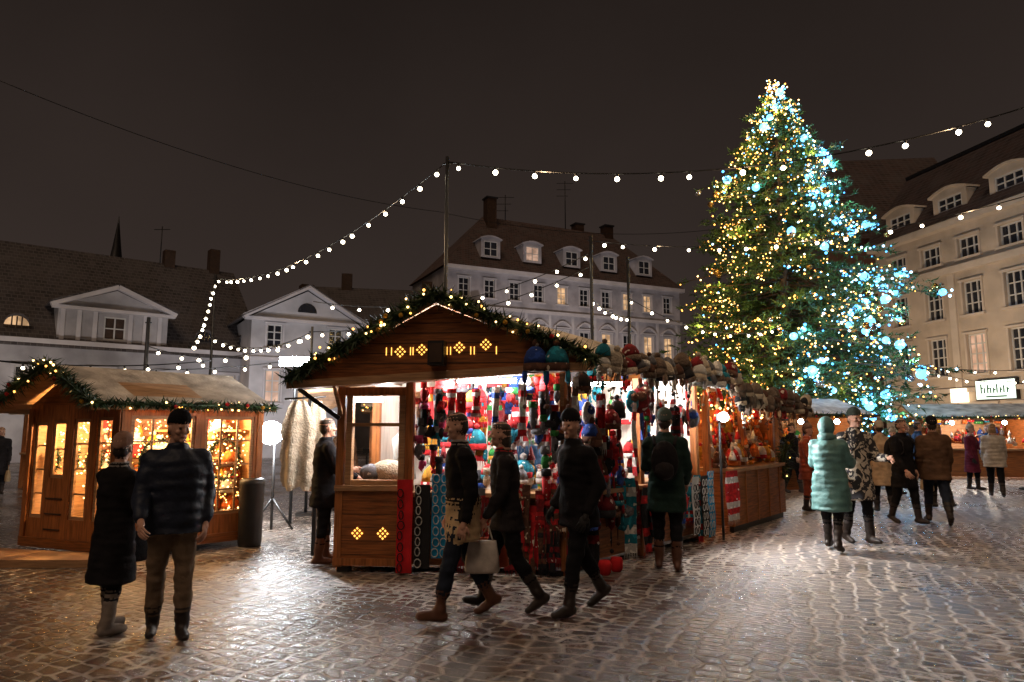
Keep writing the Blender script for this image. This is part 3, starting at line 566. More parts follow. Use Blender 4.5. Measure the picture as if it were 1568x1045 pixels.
for row,(dz,nn) in enumerate(((.03,.0),(-.09,.05))):
    s=R()*.1
    while s<3.75:
        hat(mb,Ev.mat(s,nn+U(-.04,.04),2.36+dz+U(-.04,.04),U(-1.5,1.5),U(.7,1.1))@Matrix.Rotation(U(-.4,.4),4,'X')@Matrix.Rotation(U(-.35,.35),4,'Y'),random.choice([PAL[2],FURG,PAL[9],FUR,PAL[11],PAL[3],PAL[9],PAL[5],PAL[1],PAL[4]]),random.choice([PAL[2],PAL[9],FUR,FURG,PAL[1]]),R()<.6,R()<.5); s+=U(.15,.27)
for s in (-.38,-.15): hat(mb,F.mat(2.75+s,.45,2.28,0,1.2),PAL[4] if s<-.2 else PAL[5],PAL[9],True)
RED=pm('red_felt',(.5,.01,.015),.9,.3,6,.3,50); BLK=pm('black_felt',(.012,.012,.014),.9,.3,6,.3,50); BLU=pm('blue_felt',(.01,.25,.5),.9,.3,6,.3,50); WHT=pm('white_felt',(.45,.45,.44),.9,.3,6,.3,50)
def ringcloth(fr,u0,w,z0,z1,base,ring,n=.1,r=.05):
    v=[];f=[];K=8
    for i in range(K):
        z=z0+(z1-z0)*i/(K-1)
        for j in range(4): v.append(fr.p(u0+w*j/3,n+.012*math.sin(j*2+i),z))
    for i in range(K-1):
        for j in range(3): a=i*4+j; f.append((a,a+1,a+5,a+4))
    mb.add(v,f,base,None,True)
    z=z0+r*1.2
    while z<z1-r*.8:
        for cc in range(max(1,int(w/(r*1.8)))):
            cu=u0+r*.95+cc*r*1.9+U(-.008,.008); k1=U(.5,.8); pts=[fr.p(cu+r*k1*math.cos(t*math.pi/5),n+.022,z+r*.95*math.sin(t*math.pi/5)) for t in range(11)]
            mb.tube(pts,.0065,ring,4)
        z+=r*2.3*U(.95,1.1)
ringcloth(F,.77,.18,.03,1.06,RED,BLK,.12); ringcloth(F,.97,.18,.08,1.0,BLK,WHT,.1); ringcloth(F,1.17,.19,.2,1.12,BLU,WHT,.12)
ringcloth(S,3.0,.24,.1,.95,BLK,WHT,.2); ringcloth(S,3.3,.24,.05,1.0,BLU,WHT,.16); ringcloth(S,2.72,.22,.15,.95,WHT,BLK,.2)
mb.ico(F.p(.5,-.45,1.12),(.22,.12,.14),FUR,2); mb.ico(F.p(.3,-.4,1.1),(.14,.09,.11),PAL[3],2); mb.lathe([(.16,1.0),(.13,1.3),(.16,1.5),(.05,1.6),(.045,1.65)],WHT,Matrix.Translation((F.p(.62,-.75,0))),10)
for u in (.35,.6): mb.lathe([(.05,0),(.07,.03),(.075,.12),(.06,.16)],RED,Matrix.Translation(S.p(u,.25,0)),10)
mb.finish('knitwear_goods',root)
mb=MB(); mb.slab([(-2.62,8.6,2.18),(-2.0,8.5,2.25),(-2.0,10.8,2.25),(-3.0,11.0,1.95)],.04,SNOWROOF,WOODL)
mb.tube([(-3.0,9.05,2.02),(-2.45,9.0,2.05)],.015,BLACK)
for k,(x,y,wd) in enumerate(((-2.82,9.05,.19),(-2.6,9.1,.13))):
    v=[];f=[];nn=12
    for i in range(nn):
        t=i/(nn-1); w_=wd*(.45+.75*math.sin(min(1,t*3)*1.57)-.25*max(0,t-.8)*3)*(1+.07*math.sin(i*2.1+k))
        for j in range(11): v.append((x+w_*(j/5-1),y+.045*math.sin(j*1.25+k+t)*(.4+t)+.03,2.0-t*1.15+.03*math.cos(j*1.1)*(t>.95)))
    for i in range(nn-1):
        for j in range(10): a=i*11+j; f.append((a,a+1,a+12,a+11))
    mb.add(v,f,HIDE if k==0 else FUR,None,True)
mb.box((-2.45,9.3,.85),(.5,.4,.06),WOODL); mb.box((-2.6,9.2,.42),(.05,.05,.84),BLACK); mb.box((-2.3,9.2,.42),(.05,.05,.84),BLACK)
for k in range(3): mb.ico((-2.6+k*.14,9.25,.92),(.08,.1,.06),FURG,1)
mb.finish('sheepskin_rack',root)
WHC=(1,.95,.9)
for i,(p,pw) in enumerate(((F.p(1.3,-.35,2.2),90),(F.p(2.2,-.35,2.2),90),(F.p(.45,-.5,2.1),60),(S.p(1.2,-.45,2.2),90),(S.p(2.6,-.45,2.2),90),((-.4,10.0,2.25),115),((-2.5,8.85,2.0),20))):
    point('stall_lamp',p,pw,WHC,root,.05)
mb=MB()
for p in (F.p(1.75,-.2,2.2),S.p(2.4,-.25,2.2),S.p(1.0,-.25,2.2)): mb.box(p,(.7,.06,.05),LED)
mb.box((-1.9,8.7,2.0),(.5,.08,.06),LED)
mb.finish('tube_lamps',root)
# ---------------------------------------------------------------- second stall
root=empty('toy_market_stall'); S2=FR(S.p(3.75,0,0)[:2],(.63,.776)); mb=MB()
for s in (0,1.5,3.0): mb.fb(S2,s,s+.09,-.1,0,0,2.15,WOOD)
mb.fb(S2,.5,3.05,.1,.16,.1,.93,WOODH); mb.fb(S2,.45,3.1,-.4,.2,.94,1.0,WOODL); mb.fb(S2,.5,.56,-.2,.1,.1,.93,WOODH); mb.fb(S2,.6,3.0,.05,.12,0,.1,BLACK)
for k in range(5): mb.fb(S2,.5+.55*k,.53+.55*k,.163,.175,.1,.93,WOOD)
mb.fb(S2,0,3.1,-1.9,-1.85,0,2.2,WOODL); mb.fb(S2,3.05,3.1,-1.85,0,.1,2.0,WOODH)
mb.slab([S2.p(-.2,.6,2.17),S2.p(3.4,.6,2.05),S2.p(3.4,-1.2,2.75),S2.p(-.2,-1.2,2.85)],.05,SNOWROOF,WOODL); mb.slab([S2.p(-.2,-3,2.2),S2.p(3.4,-3,2.1),S2.p(3.4,-1.2,2.75),S2.p(-.2,-1.2,2.85)],.05,SNOWROOF,WOODL)
mb.finish('frame_and_roof',root); mb=MB()
goods(mb,S2,.3,3.0,1.02,1.1,0,WPAL,.14,'dhm',.05,0); goods(mb,S2,.1,3.0,1.3,2.05,-.3,WPAL,.19,'dmk',.06,.1); goods(mb,S2,.1,3.0,1.0,2.1,-1.6,WPAL,.22,'dh',.06,0); goods(mb,S2,.5,3.0,1.05,1.4,-.25,WPAL,.16,'d',.05,0)
for row in (0,1):
    s=-.2
    while s<3.4:
        hat(mb,S2.mat(s,.6+U(-.06,.06),2.12-.14*row-.03*s,U(-1.5,1.5),U(.7,1.1))@Matrix.Rotation(U(-.5,.5),4,'X'),random.choice([FUR,FURG,PAL[9],PAL[2],FURG,PAL[11]]),random.choice([FURG,FUR,PAL[9]]),R()<.5,False); s+=U(.15,.28)
for k in range(3): scarf(mb,S2.mat(.12+k*.15,.25,.98,0,1.0),PAL[0],PAL[1],.15,.75)
garland(mb,[S2.p(2.9,.1,.7),S2.p(3.2,.2,1.4)],.2,300,4)
mb.finish('toys_and_trinkets',root)
for u in (.5,1.5,2.5): point('stall_lamp',S2.p(u,-.35,2.0),62,(1,.55,.2),root,.05)
mb=MB()
for k in range(46): mb.ico(S2.p(.1+R()*2.9,U(-.5,.4),U(1.8,2.02)),.02,FAIRY2)
mb.finish('fairy_lights',root)
mb=MB(); p=S.p(3.45,.35,1.80); mb.box((p[0],p[1]+.06,p[2]),(.12,.06,.1),BLACK); mb.tube([(p[0],p[1]+.1,0),(p[0],p[1]+.1,1.8)],.02,BLACK); mb.ico((p[0]+.02,p[1]-.06,p[2]),.075,LED,2); o=mb.finish('work_floodlight')
spot('lamp',(p[0]+.1,p[1]-.16,p[2]),(4.9,7.9,0),480,(1,.96,.93),125,.9,o,.06)
# ---------------------------------------------------------------- left hut
root=empty('wooden_christmas_hut'); mb=MB(); K_=(-5.0,8.8)
G=FR(tuple(np.array(K_)+np.array((-.92,.38))*1.77),(.92,-.38)); H_=FR(K_,(.72,.69)); LG=1.77; LH=1.86
gops=[(.10,.36,.45,1.72,None,0,3),(.46,.74,.98,1.74,None,0,1),(.88,1.2,.45,1.76,None,0,3),(1.32,1.62,.45,1.78,None,0,3)]
hops=[(.12,.92,.45,1.80,None,2,3),(1.05,1.74,.45,1.80,None,2,3)]
facade(mb,G,LG,.1,1.95,gops,WOOD,.06,WOODL); facade(mb,H_,LH,.1,1.9,hops,WOOD,.06,WOODL)
mb.quad([G.p(0,0,1.95),G.p(LG,0,1.95),G.p(LG*.42,0,2.4)],WOODH)
for k in range(3): mb.fb(G,.44,.76,.004,.012,.3+.2*k,.32+.2*k,DARKW)
for f_,L_ in ((G,LG),(H_,LH)): mb.fb(f_,0,L_,.004,.04,.08,.2,WOODH); mb.fb(f_,0,.08,.004,.03,.2,1.9,WOOD); mb.fb(f_,L_-.08,L_,.004,.03,.2,1.9,WOOD)
bk=[G.p(0,0,0)[:2],H_.p(LH,0,0)[:2]]; c3=(bk[0][0]+1.25,bk[0][1]+2.0)
for a,b in ((bk[0],c3),(c3,bk[1])): mb.quad([(a[0],a[1],.1),(b[0],b[1],.1),(b[0],b[1],1.95),(a[0],a[1],1.95)],WOODL)
mb.quad([bk[0]+(.12,),K_+(.12,),bk[1]+(.12,),c3+(.12,)],DARKW)
rf,rb=(-6.08,8.95,2.47),(-4.55,11.0,2.47)
mb.slab([(-5.12,8.42,1.93),(-3.42,9.97,1.93),rb,rf],.06,SNOWROOF,WOODL); mb.slab([rf,rb,(-6.0,11.6,1.9),(-7.1,9.35,1.9)],.06,SNOWROOF,WOODL)
mb.beam((-7.1,9.33,1.88),rf,.04,.1,WOOD); mb.beam(rf,(-5.12,8.4,1.91),.04,.1,WOOD)
mb.hexa([(-8.6,8.35,0),(-5.0,8.35,0),(-4.9,8.75,0),(-8.6,9.6,0),(-8.6,8.35,.09),(-5.0,8.35,.09),(-4.9,8.75,.09),(-8.6,9.6,.09)],WOODL)
mb.finish('walls_and_roof',root)
mb=MB(); garland(mb,[(-7.12,9.3,1.9),(-6.08,8.88,2.49),(-5.12,8.36,1.95)],.13,520,9); garland(mb,[(-5.12,8.36,1.95),(-3.42,9.93,1.93)],.09,420,7); mb.finish('garland',root)
mb=MB()
for f_,ops_ in ((G,gops),(H_,hops)):
    for o in ops_:
        for k in range(int(120*(o[1]-o[0])/.5)):
            u=U(o[0],o[1]); z=U(o[2],o[3]); mb.ico(f_.p(u,-.14-R()*.3,z),U(.008,.015),FAIRY2 if R()<.7 else FAIRY)
        c=(o[0]+o[1])/2; rr=min(.22,(o[1]-o[0])*.42)
        pts=[f_.p(c+rr*math.cos(t*math.pi/8),-.2,1.2+rr*1.3*math.sin(t*math.pi/8)) for t in range(17)]; garland(mb,pts,.05,260,14)
mb.finish('window_fairy_lights',root)
for p in ((-5.0,9.5,1.75),(-5.7,9.5,1.75),(-4.4,10.0,1.7)): point('hut_lamp',p,100,(1,.6,.24),root,.05)
mb=MB()
for k in range(4): mb.box((-5.2+.1*k,10.3,.4+.4*k),(1.8,.25,.03),WOODL)
goods(mb,FR((-6.0,10.1),(1,.1)),0,1.9,.4,1.6,0,WPAL,.2,'dh',.05,.1); mb.finish('shelves_with_goods',root)
mb=MB(); mb.lathe([(.15,0),(.16,.05),(.17,.85),(.18,.9),(.14,.93)],BLACK,Matrix.Translation((-3.68,9.85,0)),14); mb.finish('litter_bin')
mb=MB(); lp=(-3.92,11.2,1.56); mb.tube([(lp[0],lp[1]+.2,0),(lp[0],lp[1]+.2,1.7)],.025,BLACK); mb.box((lp[0],lp[1]+.18,lp[2]),(.2,.04,.18),BLACK); mb.ico((lp[0],lp[1],lp[2]),(.2,.14,.19),LEDB,3)
for x in (-.35,.35): mb.tube([(lp[0],lp[1]+.2,.5),(lp[0]+x,lp[1]+.2,0)],.02,BLACK)
o=mb.finish('tripod_floodlight'); point('lamp',(lp[0],lp[1]-.35,lp[2]),330,(.88,.95,1),o,.12)
mb=MB(); mb.tube([(-3.84,12.1,0),(-3.84,12.1,2.9)],.03,BLACK); mb.box((-3.84,12.0,2.8),(.5,.08,.16),LED); o=mb.finish('lamp_post_floodlight'); point('lamp',(-3.84,11.8,2.75),130,(.88,.95,1),o,.08)
def back_stall(name,x,y,w,d,h,ang,lit):
    root=empty(name); mb=MB(); f=FR((x,y),(math.cos(ang),math.sin(ang))); rz=.45
    for u in (0,w-.1): mb.fb(f,u,u+.1,-.1,0,0,h,WOOD); mb.fb(f,u,u+.1,-d,-d+.1,0,h,WOOD)
    mb.fb(f,.1,w-.1,-.06,0,.05,.9,WOODH); mb.fb(f,0,w,-.4,.1,.9,.96,WOODL); mb.fb(f,0,w,-d,-d+.05,0,h,WOODL)
    mb.fb(f,0,.05,-d,-.1,0,h-.02,WOODH); mb.fb(f,w-.05,w,-d,-.1,0,h-.02,WOODH)
    mb.slab([f.p(-.2,.5,h-.05),f.p(w+.2,.5,h-.05),f.p(w+.2,-d/2,h+rz),f.p(-.2,-d/2,h+rz)],.06,SNOWROOF,WOODL); mb.slab([f.p(-.2,-d-.3,h-.05),f.p(w+.2,-d-.3,h-.05),f.p(w+.2,-d/2,h+rz),f.p(-.2,-d/2,h+rz)],.06,SNOWROOF,WOODL)
    goods(mb,f,.2,w-.2,1.0,1.1,-.2,WPAL,.2,'dh',.05,0); goods(mb,f,.2,w-.2,1.2,h-.2,-d+.25,PAL,.3,'dhf',.05,.1)
    garland(mb,[f.p(-.2,.52,h-.03),f.p(w+.2,.52,h-.03)],.1,90,6)
    mb.ico(f.p(w*.3,-.1,h-.2),.07,LED,2); mb.ico(f.p(w*.75,-.1,h-.2),.07,LED,2)
    mb.finish('stall',root)
    point('stall_lamp',f.p(w/2,-.5,h-.15),lit,(1,.82,.66),root,.06)
    return f
back_stall('market_stall',13.6,23,3.4,2.2,2.0,-.25,200); back_stall('market_stall',17.4,21.8,3.6,2.2,2.0,-.3,230); back_stall('market_stall',19.6,27,3.4,2.2,2.1,-.6,200)
back_stall('market_stall',6.9,17.8,2.6,2,2.0,.3,60); back_stall('market_stall',-13.5,19,4,2.2,2.1,.3,60); back_stall('market_stall',-3.2,15.5,3,2,2.1,.2,70)
# ---------------------------------------------------------------- poles and string lights
def pole(x,y,h,r=.03):
    mb=MB(); mb.tube([(x,y,0),(x,y,h)],[r,r*.8],BLACK,8); mb.box((x,y,.03),(.3,.3,.06),BLACK); mb.tube([(x-.06,y,h-.1),(x+.06,y,h-.1)],.012,BLACK,4); mb.finish('light_pole')
for a in ((-.86,8.7,5.22,.028),(-7.53,17,5.5,.04),(6.7,7.8,5.8),(9.3,11,5.8),(1.66,14,5.65,.04),(2.95,17,5.95,.045),(-7.0,13,3.75,.045),(-3.9,13.2,3.6),(20.5,17.5,4)): pole(*a)
def cat(a,b,sag,t):
    a=Vector(a);b=Vector(b); p=a+(b-a)*t; p.z-=sag*4*t*(1-t); return p
def strings(a,b,sag,spacing,r=.036,n=24,lamps=0):
    mb=MB(); mb.tube([cat(a,b,sag,k/n) for k in range(n+1)],.009,BLACK,4); L=(Vector(b)-Vector(a)).length; m=int(L/spacing)
    for k in range(m+1):
        p=cat(a,b,sag,(k+.35+U(-.18,.18))/(m+1)); p2=p+Vector((U(-.015,.015),U(-.015,.015),-.05)); mb.tube([p,p2],.016,BLACK,5); mb.ico(p2-Vector((0,0,.02)),r*U(.85,1.1),BULBW,2)
    o=mb.finish('string_lights')
    for k in range(lamps): point('bulb_lamp',cat(a,b,sag,(k+.5)/lamps)-Vector((0,0,.12)),40,(1,.66,.36),o,.04)
strings((-.86,8.7,5.15),(-7.53,17,5.4),.5,.52,.032,24,3); strings((-7.53,17,5.35),(-6.3,13.4,3.2),.15,.42); strings((-.86,8.7,5.15),(6.7,7.8,5.65),.5,.52,.032,24,3)
strings((1.66,14,5.55),(9.3,11,5.7),.5,.62,.036,24,3); strings((-7.0,13,3.2),(-3.9,13.2,3.5),.35,.5); strings((-3.9,13.2,3.5),(1.66,14,5.0),.35,.5,.034); strings((-3.9,13.2,3.5),(-7.53,17,3.9),.3,.45)
strings((1.66,14,4.3),(2.95,17,4.4),.1,.5); strings((2.95,17,4.9),(8.0,20,4.6),.5,.6); strings((-8.6,10.2,2.75),(-3.9,13.2,3.0),.25,.5,.03); strings((1.66,14,5.3),(-3.9,13.2,4.1),.5,.55,.034)
strings((-5.0,11.3,2.75),(-8.2,9.2,2.7),.15,.4,.028); strings((13,22,3.6),(20.5,17.5,3.9),.4,.7,.04); strings((13,22,3.6),(22,28,3.8),.4,.7,.04); strings((9.3,11,5.6),(20.5,17.5,3.9),.5,.7)
def wire(a,b,sag):
    mb=MB(); mb.tube([cat(a,b,sag,k/30) for k in range(31)],.018,BLACK,4); mb.finish('overhead_wire')
wire((-19.9,25,15.0),(-4.5,40,14.6),.8); wire((-4.5,40,14.6),(14,45,15),.8)
# ---------------------------------------------------------------- people
SKIN=pm('skin',(.50,.28,.20),.55,.1,8,0); EYE=pm('eye_dark',(.03,.02,.02),.3,.1,8,0); LIP=pm('lips',(.35,.12,.1),.5,.1,8,0)
HAIRD=pm('dark_hair',(.03,.02,.013),.6,.4,30,.3,60); HAIRB=pm('blond_hair',(.25,.15,.07),.6,.4,30,.3,60); GLOVE=pm('black_glove',(.015,.015,.016),.7,.3,10,.2,50)
def cloth(name,c,rough=.9,spec=.12): return pm(name,c,rough,.35,7,.4,22,bd=.018,spec=spec)
def caps(a,b,ra,rb,seg=10,mid=6):
    a=Vector(a);b=Vector(b);d=b-a
    if d.length<1e-5: d=Vector((0,0,1e-4))
    L=d.length;dn=d.normalized(); s=dn.cross(Vector((0,1,0)) if abs(dn.y)<.9 else Vector((1,0,0))).normalized(); t=dn.cross(s)
    st=[(-ra*math.sin(math.radians(p)),ra*math.cos(math.radians(p))) for p in (88,60,30)]+[(L*k/mid,ra+(rb-ra)*k/mid) for k in range(mid+1)]+[(L+rb*math.sin(math.radians(p)),rb*math.cos(math.radians(p))) for p in (30,60,88)]
    v=[]
    for z,r_ in st:
        for k in range(seg):
            th=2*math.pi*k/seg; v.append(tuple(a+dn*z+(s*math.cos(th)+t*math.sin(th))*r_))
    return v,ringf(len(st),seg)
def ell(c,r,lv=3):
    T=ICO3 if lv==3 else ICO2
    return [tuple(q) for q in (T[0]*np.array(r)+np.array(c))],T[1]
def loft(secs,seg=18):
    v=[]
    for cx,cy,z,rx,ry in secs:
        for k in range(seg):
            th=2*math.pi*k/seg; v.append((cx+rx*math.cos(th),cy+ry*math.sin(th),z))
    return v,ringf(len(secs),seg)
scr=bpy.data.scenes.new('scratch'); TMP=scr.collection; vl=scr.view_layers[0]
def fuse(name,parts,mats,voxel,smooth=3,wrinkle=0):
    V=[];F=[];T=[]
    for (v,f),tag in parts:
        o=len(V); V+=v; F+=[tuple(i+o for i in q) for q in f]; T+=[tag]*len(v)
    me=bpy.data.meshes.new('tmp'); me.from_pydata(V,[],F); me.update(); ob=bpy.data.objects.new('tmp',me); TMP.objects.link(ob)
    md=ob.modifiers.new('r','REMESH'); md.mode='VOXEL'; md.voxel_size=voxel
    if smooth: ms=ob.modifiers.new('s','SMOOTH'); ms.factor=.5; ms.iterations=smooth
    vl.update(); dg=vl.depsgraph; dg.update(); out=bpy.data.meshes.new_from_object(ob.evaluated_get(dg)); bpy.data.objects.remove(ob); out.name=name
    kd=kdtree.KDTree(len(V))
    for i,p in enumerate(V): kd.insert(p,i)
    kd.balance(); out.materials.clear()
    for m in mats: out.materials.append(m)
    idx=[T[kd.find(p.center)[1]] for p in out.polygons]
    out.polygons.foreach_set('material_index',idx); out.polygons.foreach_set('use_smooth',[True]*len(idx))
    if wrinkle:
        off=Vector((U(0,50),U(0,50),0))
        for vt in out.vertices:
            d=noise.noise(vt.co*9+off)*wrinkle+noise.noise(Vector((vt.co.x*6,vt.co.y*6,vt.co.z*22))+off)*wrinkle*.9
            vt.co+=vt.normal*d
    out.update(); return out
HC={}
def head_mesh(kind,hatm,hairm):
    key=(kind,hatm.name if hatm else '',hairm.name)
    if key in HC: return HC[key]
    P=[(ell((0,0,.01),(.073,.092,.108)),0),(ell((0,-.022,-.055),(.052,.066,.062)),0),(caps((0,-.088,.012),(0,-.108,-.022),.009,.014,8,2),0),(ell((0,-.082,.026),(.045,.014,.010),2),0),
       (ell((0,-.08,-.095),(.022,.018,.018),2),0),(caps((0,.012,-.06),(0,.02,-.19),.052,.058),0),(ell((.04,-.07,-.02),(.02,.02,.02),2),0),(ell((-.04,-.07,-.02),(.02,.02,.02),2),0),
       (ell((.03,-.088,.008),(.006,.004,.003),2),2),(ell((-.03,-.088,.008),(.006,.004,.003),2),2),(ell((0,-.09,-.058),(.018,.007,.004),2),3)]
    for sx in (-1,1): P.append((ell((sx*.077,.005,-.005),(.011,.02,.03),2),0))
    if kind in('beanie','pom','hairhat'):
        sec=[(.052,.086,.102),(.07,.09,.106),(.095,.089,.105),(.125,.078,.092),(.155,.055,.066),(.172,.02,.025)]
        v=[]
        for z,rx,ry in sec:
            for k in range(18):
                th=2*math.pi*k/18; y=.01+ry*math.sin(th); v.append((rx*math.cos(th),y,z-.45*max(0,y)*(1 if z<.11 else .4)))
        P.append(((v,ringf(6,18)),1))
        if kind=='pom': P.append((ell((0,.015,.19),(.045,.045,.045),2),1))
    if kind in ('hair','longhair'): P.append((loft([(0,.035,-.04,.075,.07),(0,.03,.02,.082,.08),(0,.015,.07,.083,.096),(0,.01,.1,.066,.083),(0,.01,.13,.025,.035)]),4))
    if kind in ('longhair','hairhat'): P.append((loft([(0,.06,-.25,.06,.03),(0,.055,-.18,.085,.045),(0,.05,-.08,.088,.06),(0,.04,.02,.084,.07),(0,.03,.05,.06,.05)]),4))
    else: P.append((ell((0,.035,-.02),(.07,.065,.07)),4))
    if kind=='hood': P.append((ell((0,.035,.005),(.112,.112,.145)),1)); P.append((ell((0,.05,-.14),(.12,.10,.08)),1)); P.append((loft([(0,-.03,-.11,.09,.07),(0,-.045,-.14,.09,.075),(0,-.03,-.18,.1,.08)]),1))
    m=fuse('head',P,[SKIN,hatm or hairm,EYE,LIP,hairm],.0065,1); HC[key]=m; return m
HM={}
def hand_mesh(mt,side):
    if (mt.name,side) in HM: return HM[(mt.name,side)]
    P=[(caps((0,0,.03),(0,0,-.03),.024,.03),0),(ell((0,0,-.055),(.042,.017,.048)),0)]
    for k,(x,l) in enumerate(((-.033,.062),(-.012,.074),(.010,.07),(.031,.055))):
        a=Vector((x,0,-.09)); b=a+Vector((x*.1,-.012,-l*.42)); c=b+Vector((0,-.018,-l*.3)); d=c+Vector((0,-.02,-l*.16)); P+=[(caps(a,b,.0095,.009,8,3),0),(caps(b,c,.009,.0083,8,2),0),(caps(c,d,.0083,.007,8,2),0)]
    a=Vector((side*.034,0,-.03)); b=a+Vector((side*.022,-.014,-.032)); c=b+Vector((side*.004,-.014,-.028)); P+=[(caps(a,b,.0125,.0105,8,3),0),(caps(b,c,.0105,.008,8,3),0)]
    m=fuse('hand',P,[mt],.004,1); HM[(mt.name,side)]=m; return m
def rad(a): return math.radians(a)
def person(name,x,y,H,face,coat,pants,shoes,kind='beanie',hatm=None,hair=HAIRD,hem=.78,legs=(6,4,-4,4),arms=((5,8,15),(5,8,15)),bulk=1.0,quilt=False,hand=None,lean=0,hyaw=0,hpitch=0,scarf_m=None,boot=.2,extra=None,voxel=.016,fem=False,under=None):
    k=H/1.78; P=[]; hand=hand or GLOVE
    feetz=[]
    for sx,(a,kn) in ((1,legs[0:2]),(-1,legs[2:4])):
        a=rad(a);kn=rad(kn); hip=Vector((sx*.092,0,.9)); knee=hip+Vector((sx*.008,-math.sin(a)*.43,-math.cos(a)*.43))
        sa=a-kn; ank=knee+Vector((sx*.004,-math.sin(sa)*.41,-math.cos(sa)*.41)); fp=min(0,sa)*.9 if sa<rad(-12) else (rad(10) if a>rad(16) else 0)
        Rm=Matrix.Rotation(-fp,3,'X'); heel=ank+Rm@Vector((0,.045,-.045)); ball=ank+Rm@Vector((sx*.012,-.10,-.05)); toe=ank+Rm@Vector((sx*.018,-.165,-.055))
        P+=[(caps(hip,knee,.096*bulk**.5,.076),1)]
        q=ank+(knee-ank)*max(.12,min(1,boot/.41)) if boot else ank
        P+=[(caps(knee,q,.076,.067),1)]
        P+=[(caps(heel,ball,.044,.046,10,3),2),(caps(ball,toe,.045,.036,10,2),2),(caps(ank,q,.056,.065 if boot>.18 else .054,10,8),2)]
        feetz.append(min(heel.z-.044,ball.z-.045,toe.z-.036))
    dz=-min(feetz)
    b=bulk; yl=lambda z: -math.tan(rad(lean))*(z-.9)
    spread=max(abs(math.sin(rad(legs[0]))),abs(math.sin(rad(legs[2]))))
    hemry=.145*b+ (max(0,.9-hem))*spread*.75
    w=.93 if fem else 1.0
    base=[(hem,.195*b*(1.0+.12*max(0,.8-hem)*2),hemry),(.80 if hem<.75 else hem+.02,.195*b,.14*b+.02*spread),(.93,.188*b,.135*b),(1.08,.168*b*w,.125*b),(1.22,.186*b*w,.135*b),(1.34,.195*b*w,.132*b),(1.42,.165*w*b,.112*b),(1.465,.11,.088),(1.50,.078,.076)]
    zs=np.linspace(hem,1.50,int((1.5-hem)/.022)); base.sort(key=lambda q:q[0]); bz=[q[0] for q in base]; rxs=np.interp(zs,bz,[q[1] for q in base]); rys=np.interp(zs,bz,[q[2] for q in base])
    secs=[]
    for z_,rx,ry in zip(zs,rxs,rys):
        o=.013*abs(math.sin(z_*math.pi/.095)) if quilt and z_<1.42 else 0
        secs.append((0,yl(z_)+.01,z_,rx+o,ry+o))
    P.append((loft(secs,22),0))
    if under: P.append((loft([(0,.01,under[1]+(hem+.04-under[1])*i/10,.188*b,.138*b+.03*spread) for i in range(11)],22),4))
    hands=[]
    for sx,(fl,ab,el) in ((1,arms[0]),(-1,arms[1])):
        fl=rad(fl);ab=rad(ab);el=rad(el); sh=Vector((sx*.185*w,yl(1.38)+.01,1.385)); d=Vector((sx*math.sin(ab),-math.sin(fl)*math.cos(ab),-math.cos(fl)*math.cos(ab)))
        e=sh+d*.285; d2=Vector((sx*math.sin(ab)*.4-sx*.35*math.sin(el)*.5,-math.sin(fl+el),-math.cos(fl+el))).normalized(); wr=e+d2*.245
        P+=[(caps(Vector((sx*.12,yl(1.38)+.01,1.40)),sh,.07*b,.078*b),0),(caps(sh,e,.074*b,.06*b),0),(caps(e,wr,.061*b,.047*b),0)]
        hands.append((sx,wr+d2*.05,d2))
    P.append((loft([(0,yl(1.48)+.01,1.44,.1,.09),(0,yl(1.5)+.008,1.49,.086,.085),(0,yl(1.5),1.53,.078,.08)]),3))
    me=fuse(name,P,[coat,pants,shoes,scarf_m or coat,under[0] if under else coat],voxel,3,.011)
    ob=bpy.data.objects.new(name,me); COL.objects.link(ob)
    ob.location=(x,y,dz*k); ob.rotation_euler=(0,0,rad(face)); ob.scale=(k,k,k)
    hd=bpy.data.objects.new('head',head_mesh(kind,hatm,hair)); COL.objects.link(hd); hd.parent=ob; hd.location=(0,yl(1.62)-.015,1.645); hd.rotation_euler=(rad(hpitch),0,rad(hyaw))
    for sx,p,d in hands:
        h=bpy.data.objects.new('hand',hand_mesh(hand,-sx)); COL.objects.link(h); h.parent=ob; h.location=p; h.rotation_mode='QUATERNION'; h.rotation_quaternion=(-d).to_track_quat('Z','Y')@Matrix.Rotation(rad(70*sx),4,'Z').to_quaternion()
    if extra:
        mb=MB(); extra(mb,hands); e=mb.finish('carried_bag',ob)
    return ob
def instance(src,name,x,y,face,s=1.0):
    o=bpy.data.objects.new(name,src.data); COL.objects.link(o); o.location=(x,y,src.location.z*s); o.rotation_euler=(0,0,rad(face)); o.scale=[c*s for c in src.scale]
    for c in src.children:
        if c.data:
            q=bpy.data.objects.new(c.name.split('.')[0],c.data); COL.objects.link(q); q.parent=o; q.location=c.location; q.rotation_mode=c.rotation_mode; q.rotation_euler=c.rotation_euler; q.rotation_quaternion=c.rotation_quaternion
    return o
CB=cloth('black_coat',(.012,.011,.013)); CN=cloth('navy_puffer',(.012,.018,.036),.55,.3); CG=cloth('dark_green_coat',(.014,.032,.027)); CT=cloth('teal_puffer',(.085,.19,.185),.55,.3); CBe=cloth('beige_coat',(.40,.29,.19)); CR=cloth('rust_puffer',(.35,.07,.03),.5,.3)
CP=pattern('patterned_white_coat',(.02,.02,.025),(.45,.40,.33),7,.52); CGr=cloth('charcoal_coat',(.024,.021,.023)); CTan=cloth('tan_jacket',(.50,.36,.21)); CPl=cloth('plum_coat',(.12,.02,.04)); CWh=cloth('cream_puffer',(.45,.40,.34),.5,.3); CBl=cloth('blue_parka',(.03,.07,.16)); CBr=cloth('brown_jacket',(.11,.06,.035))
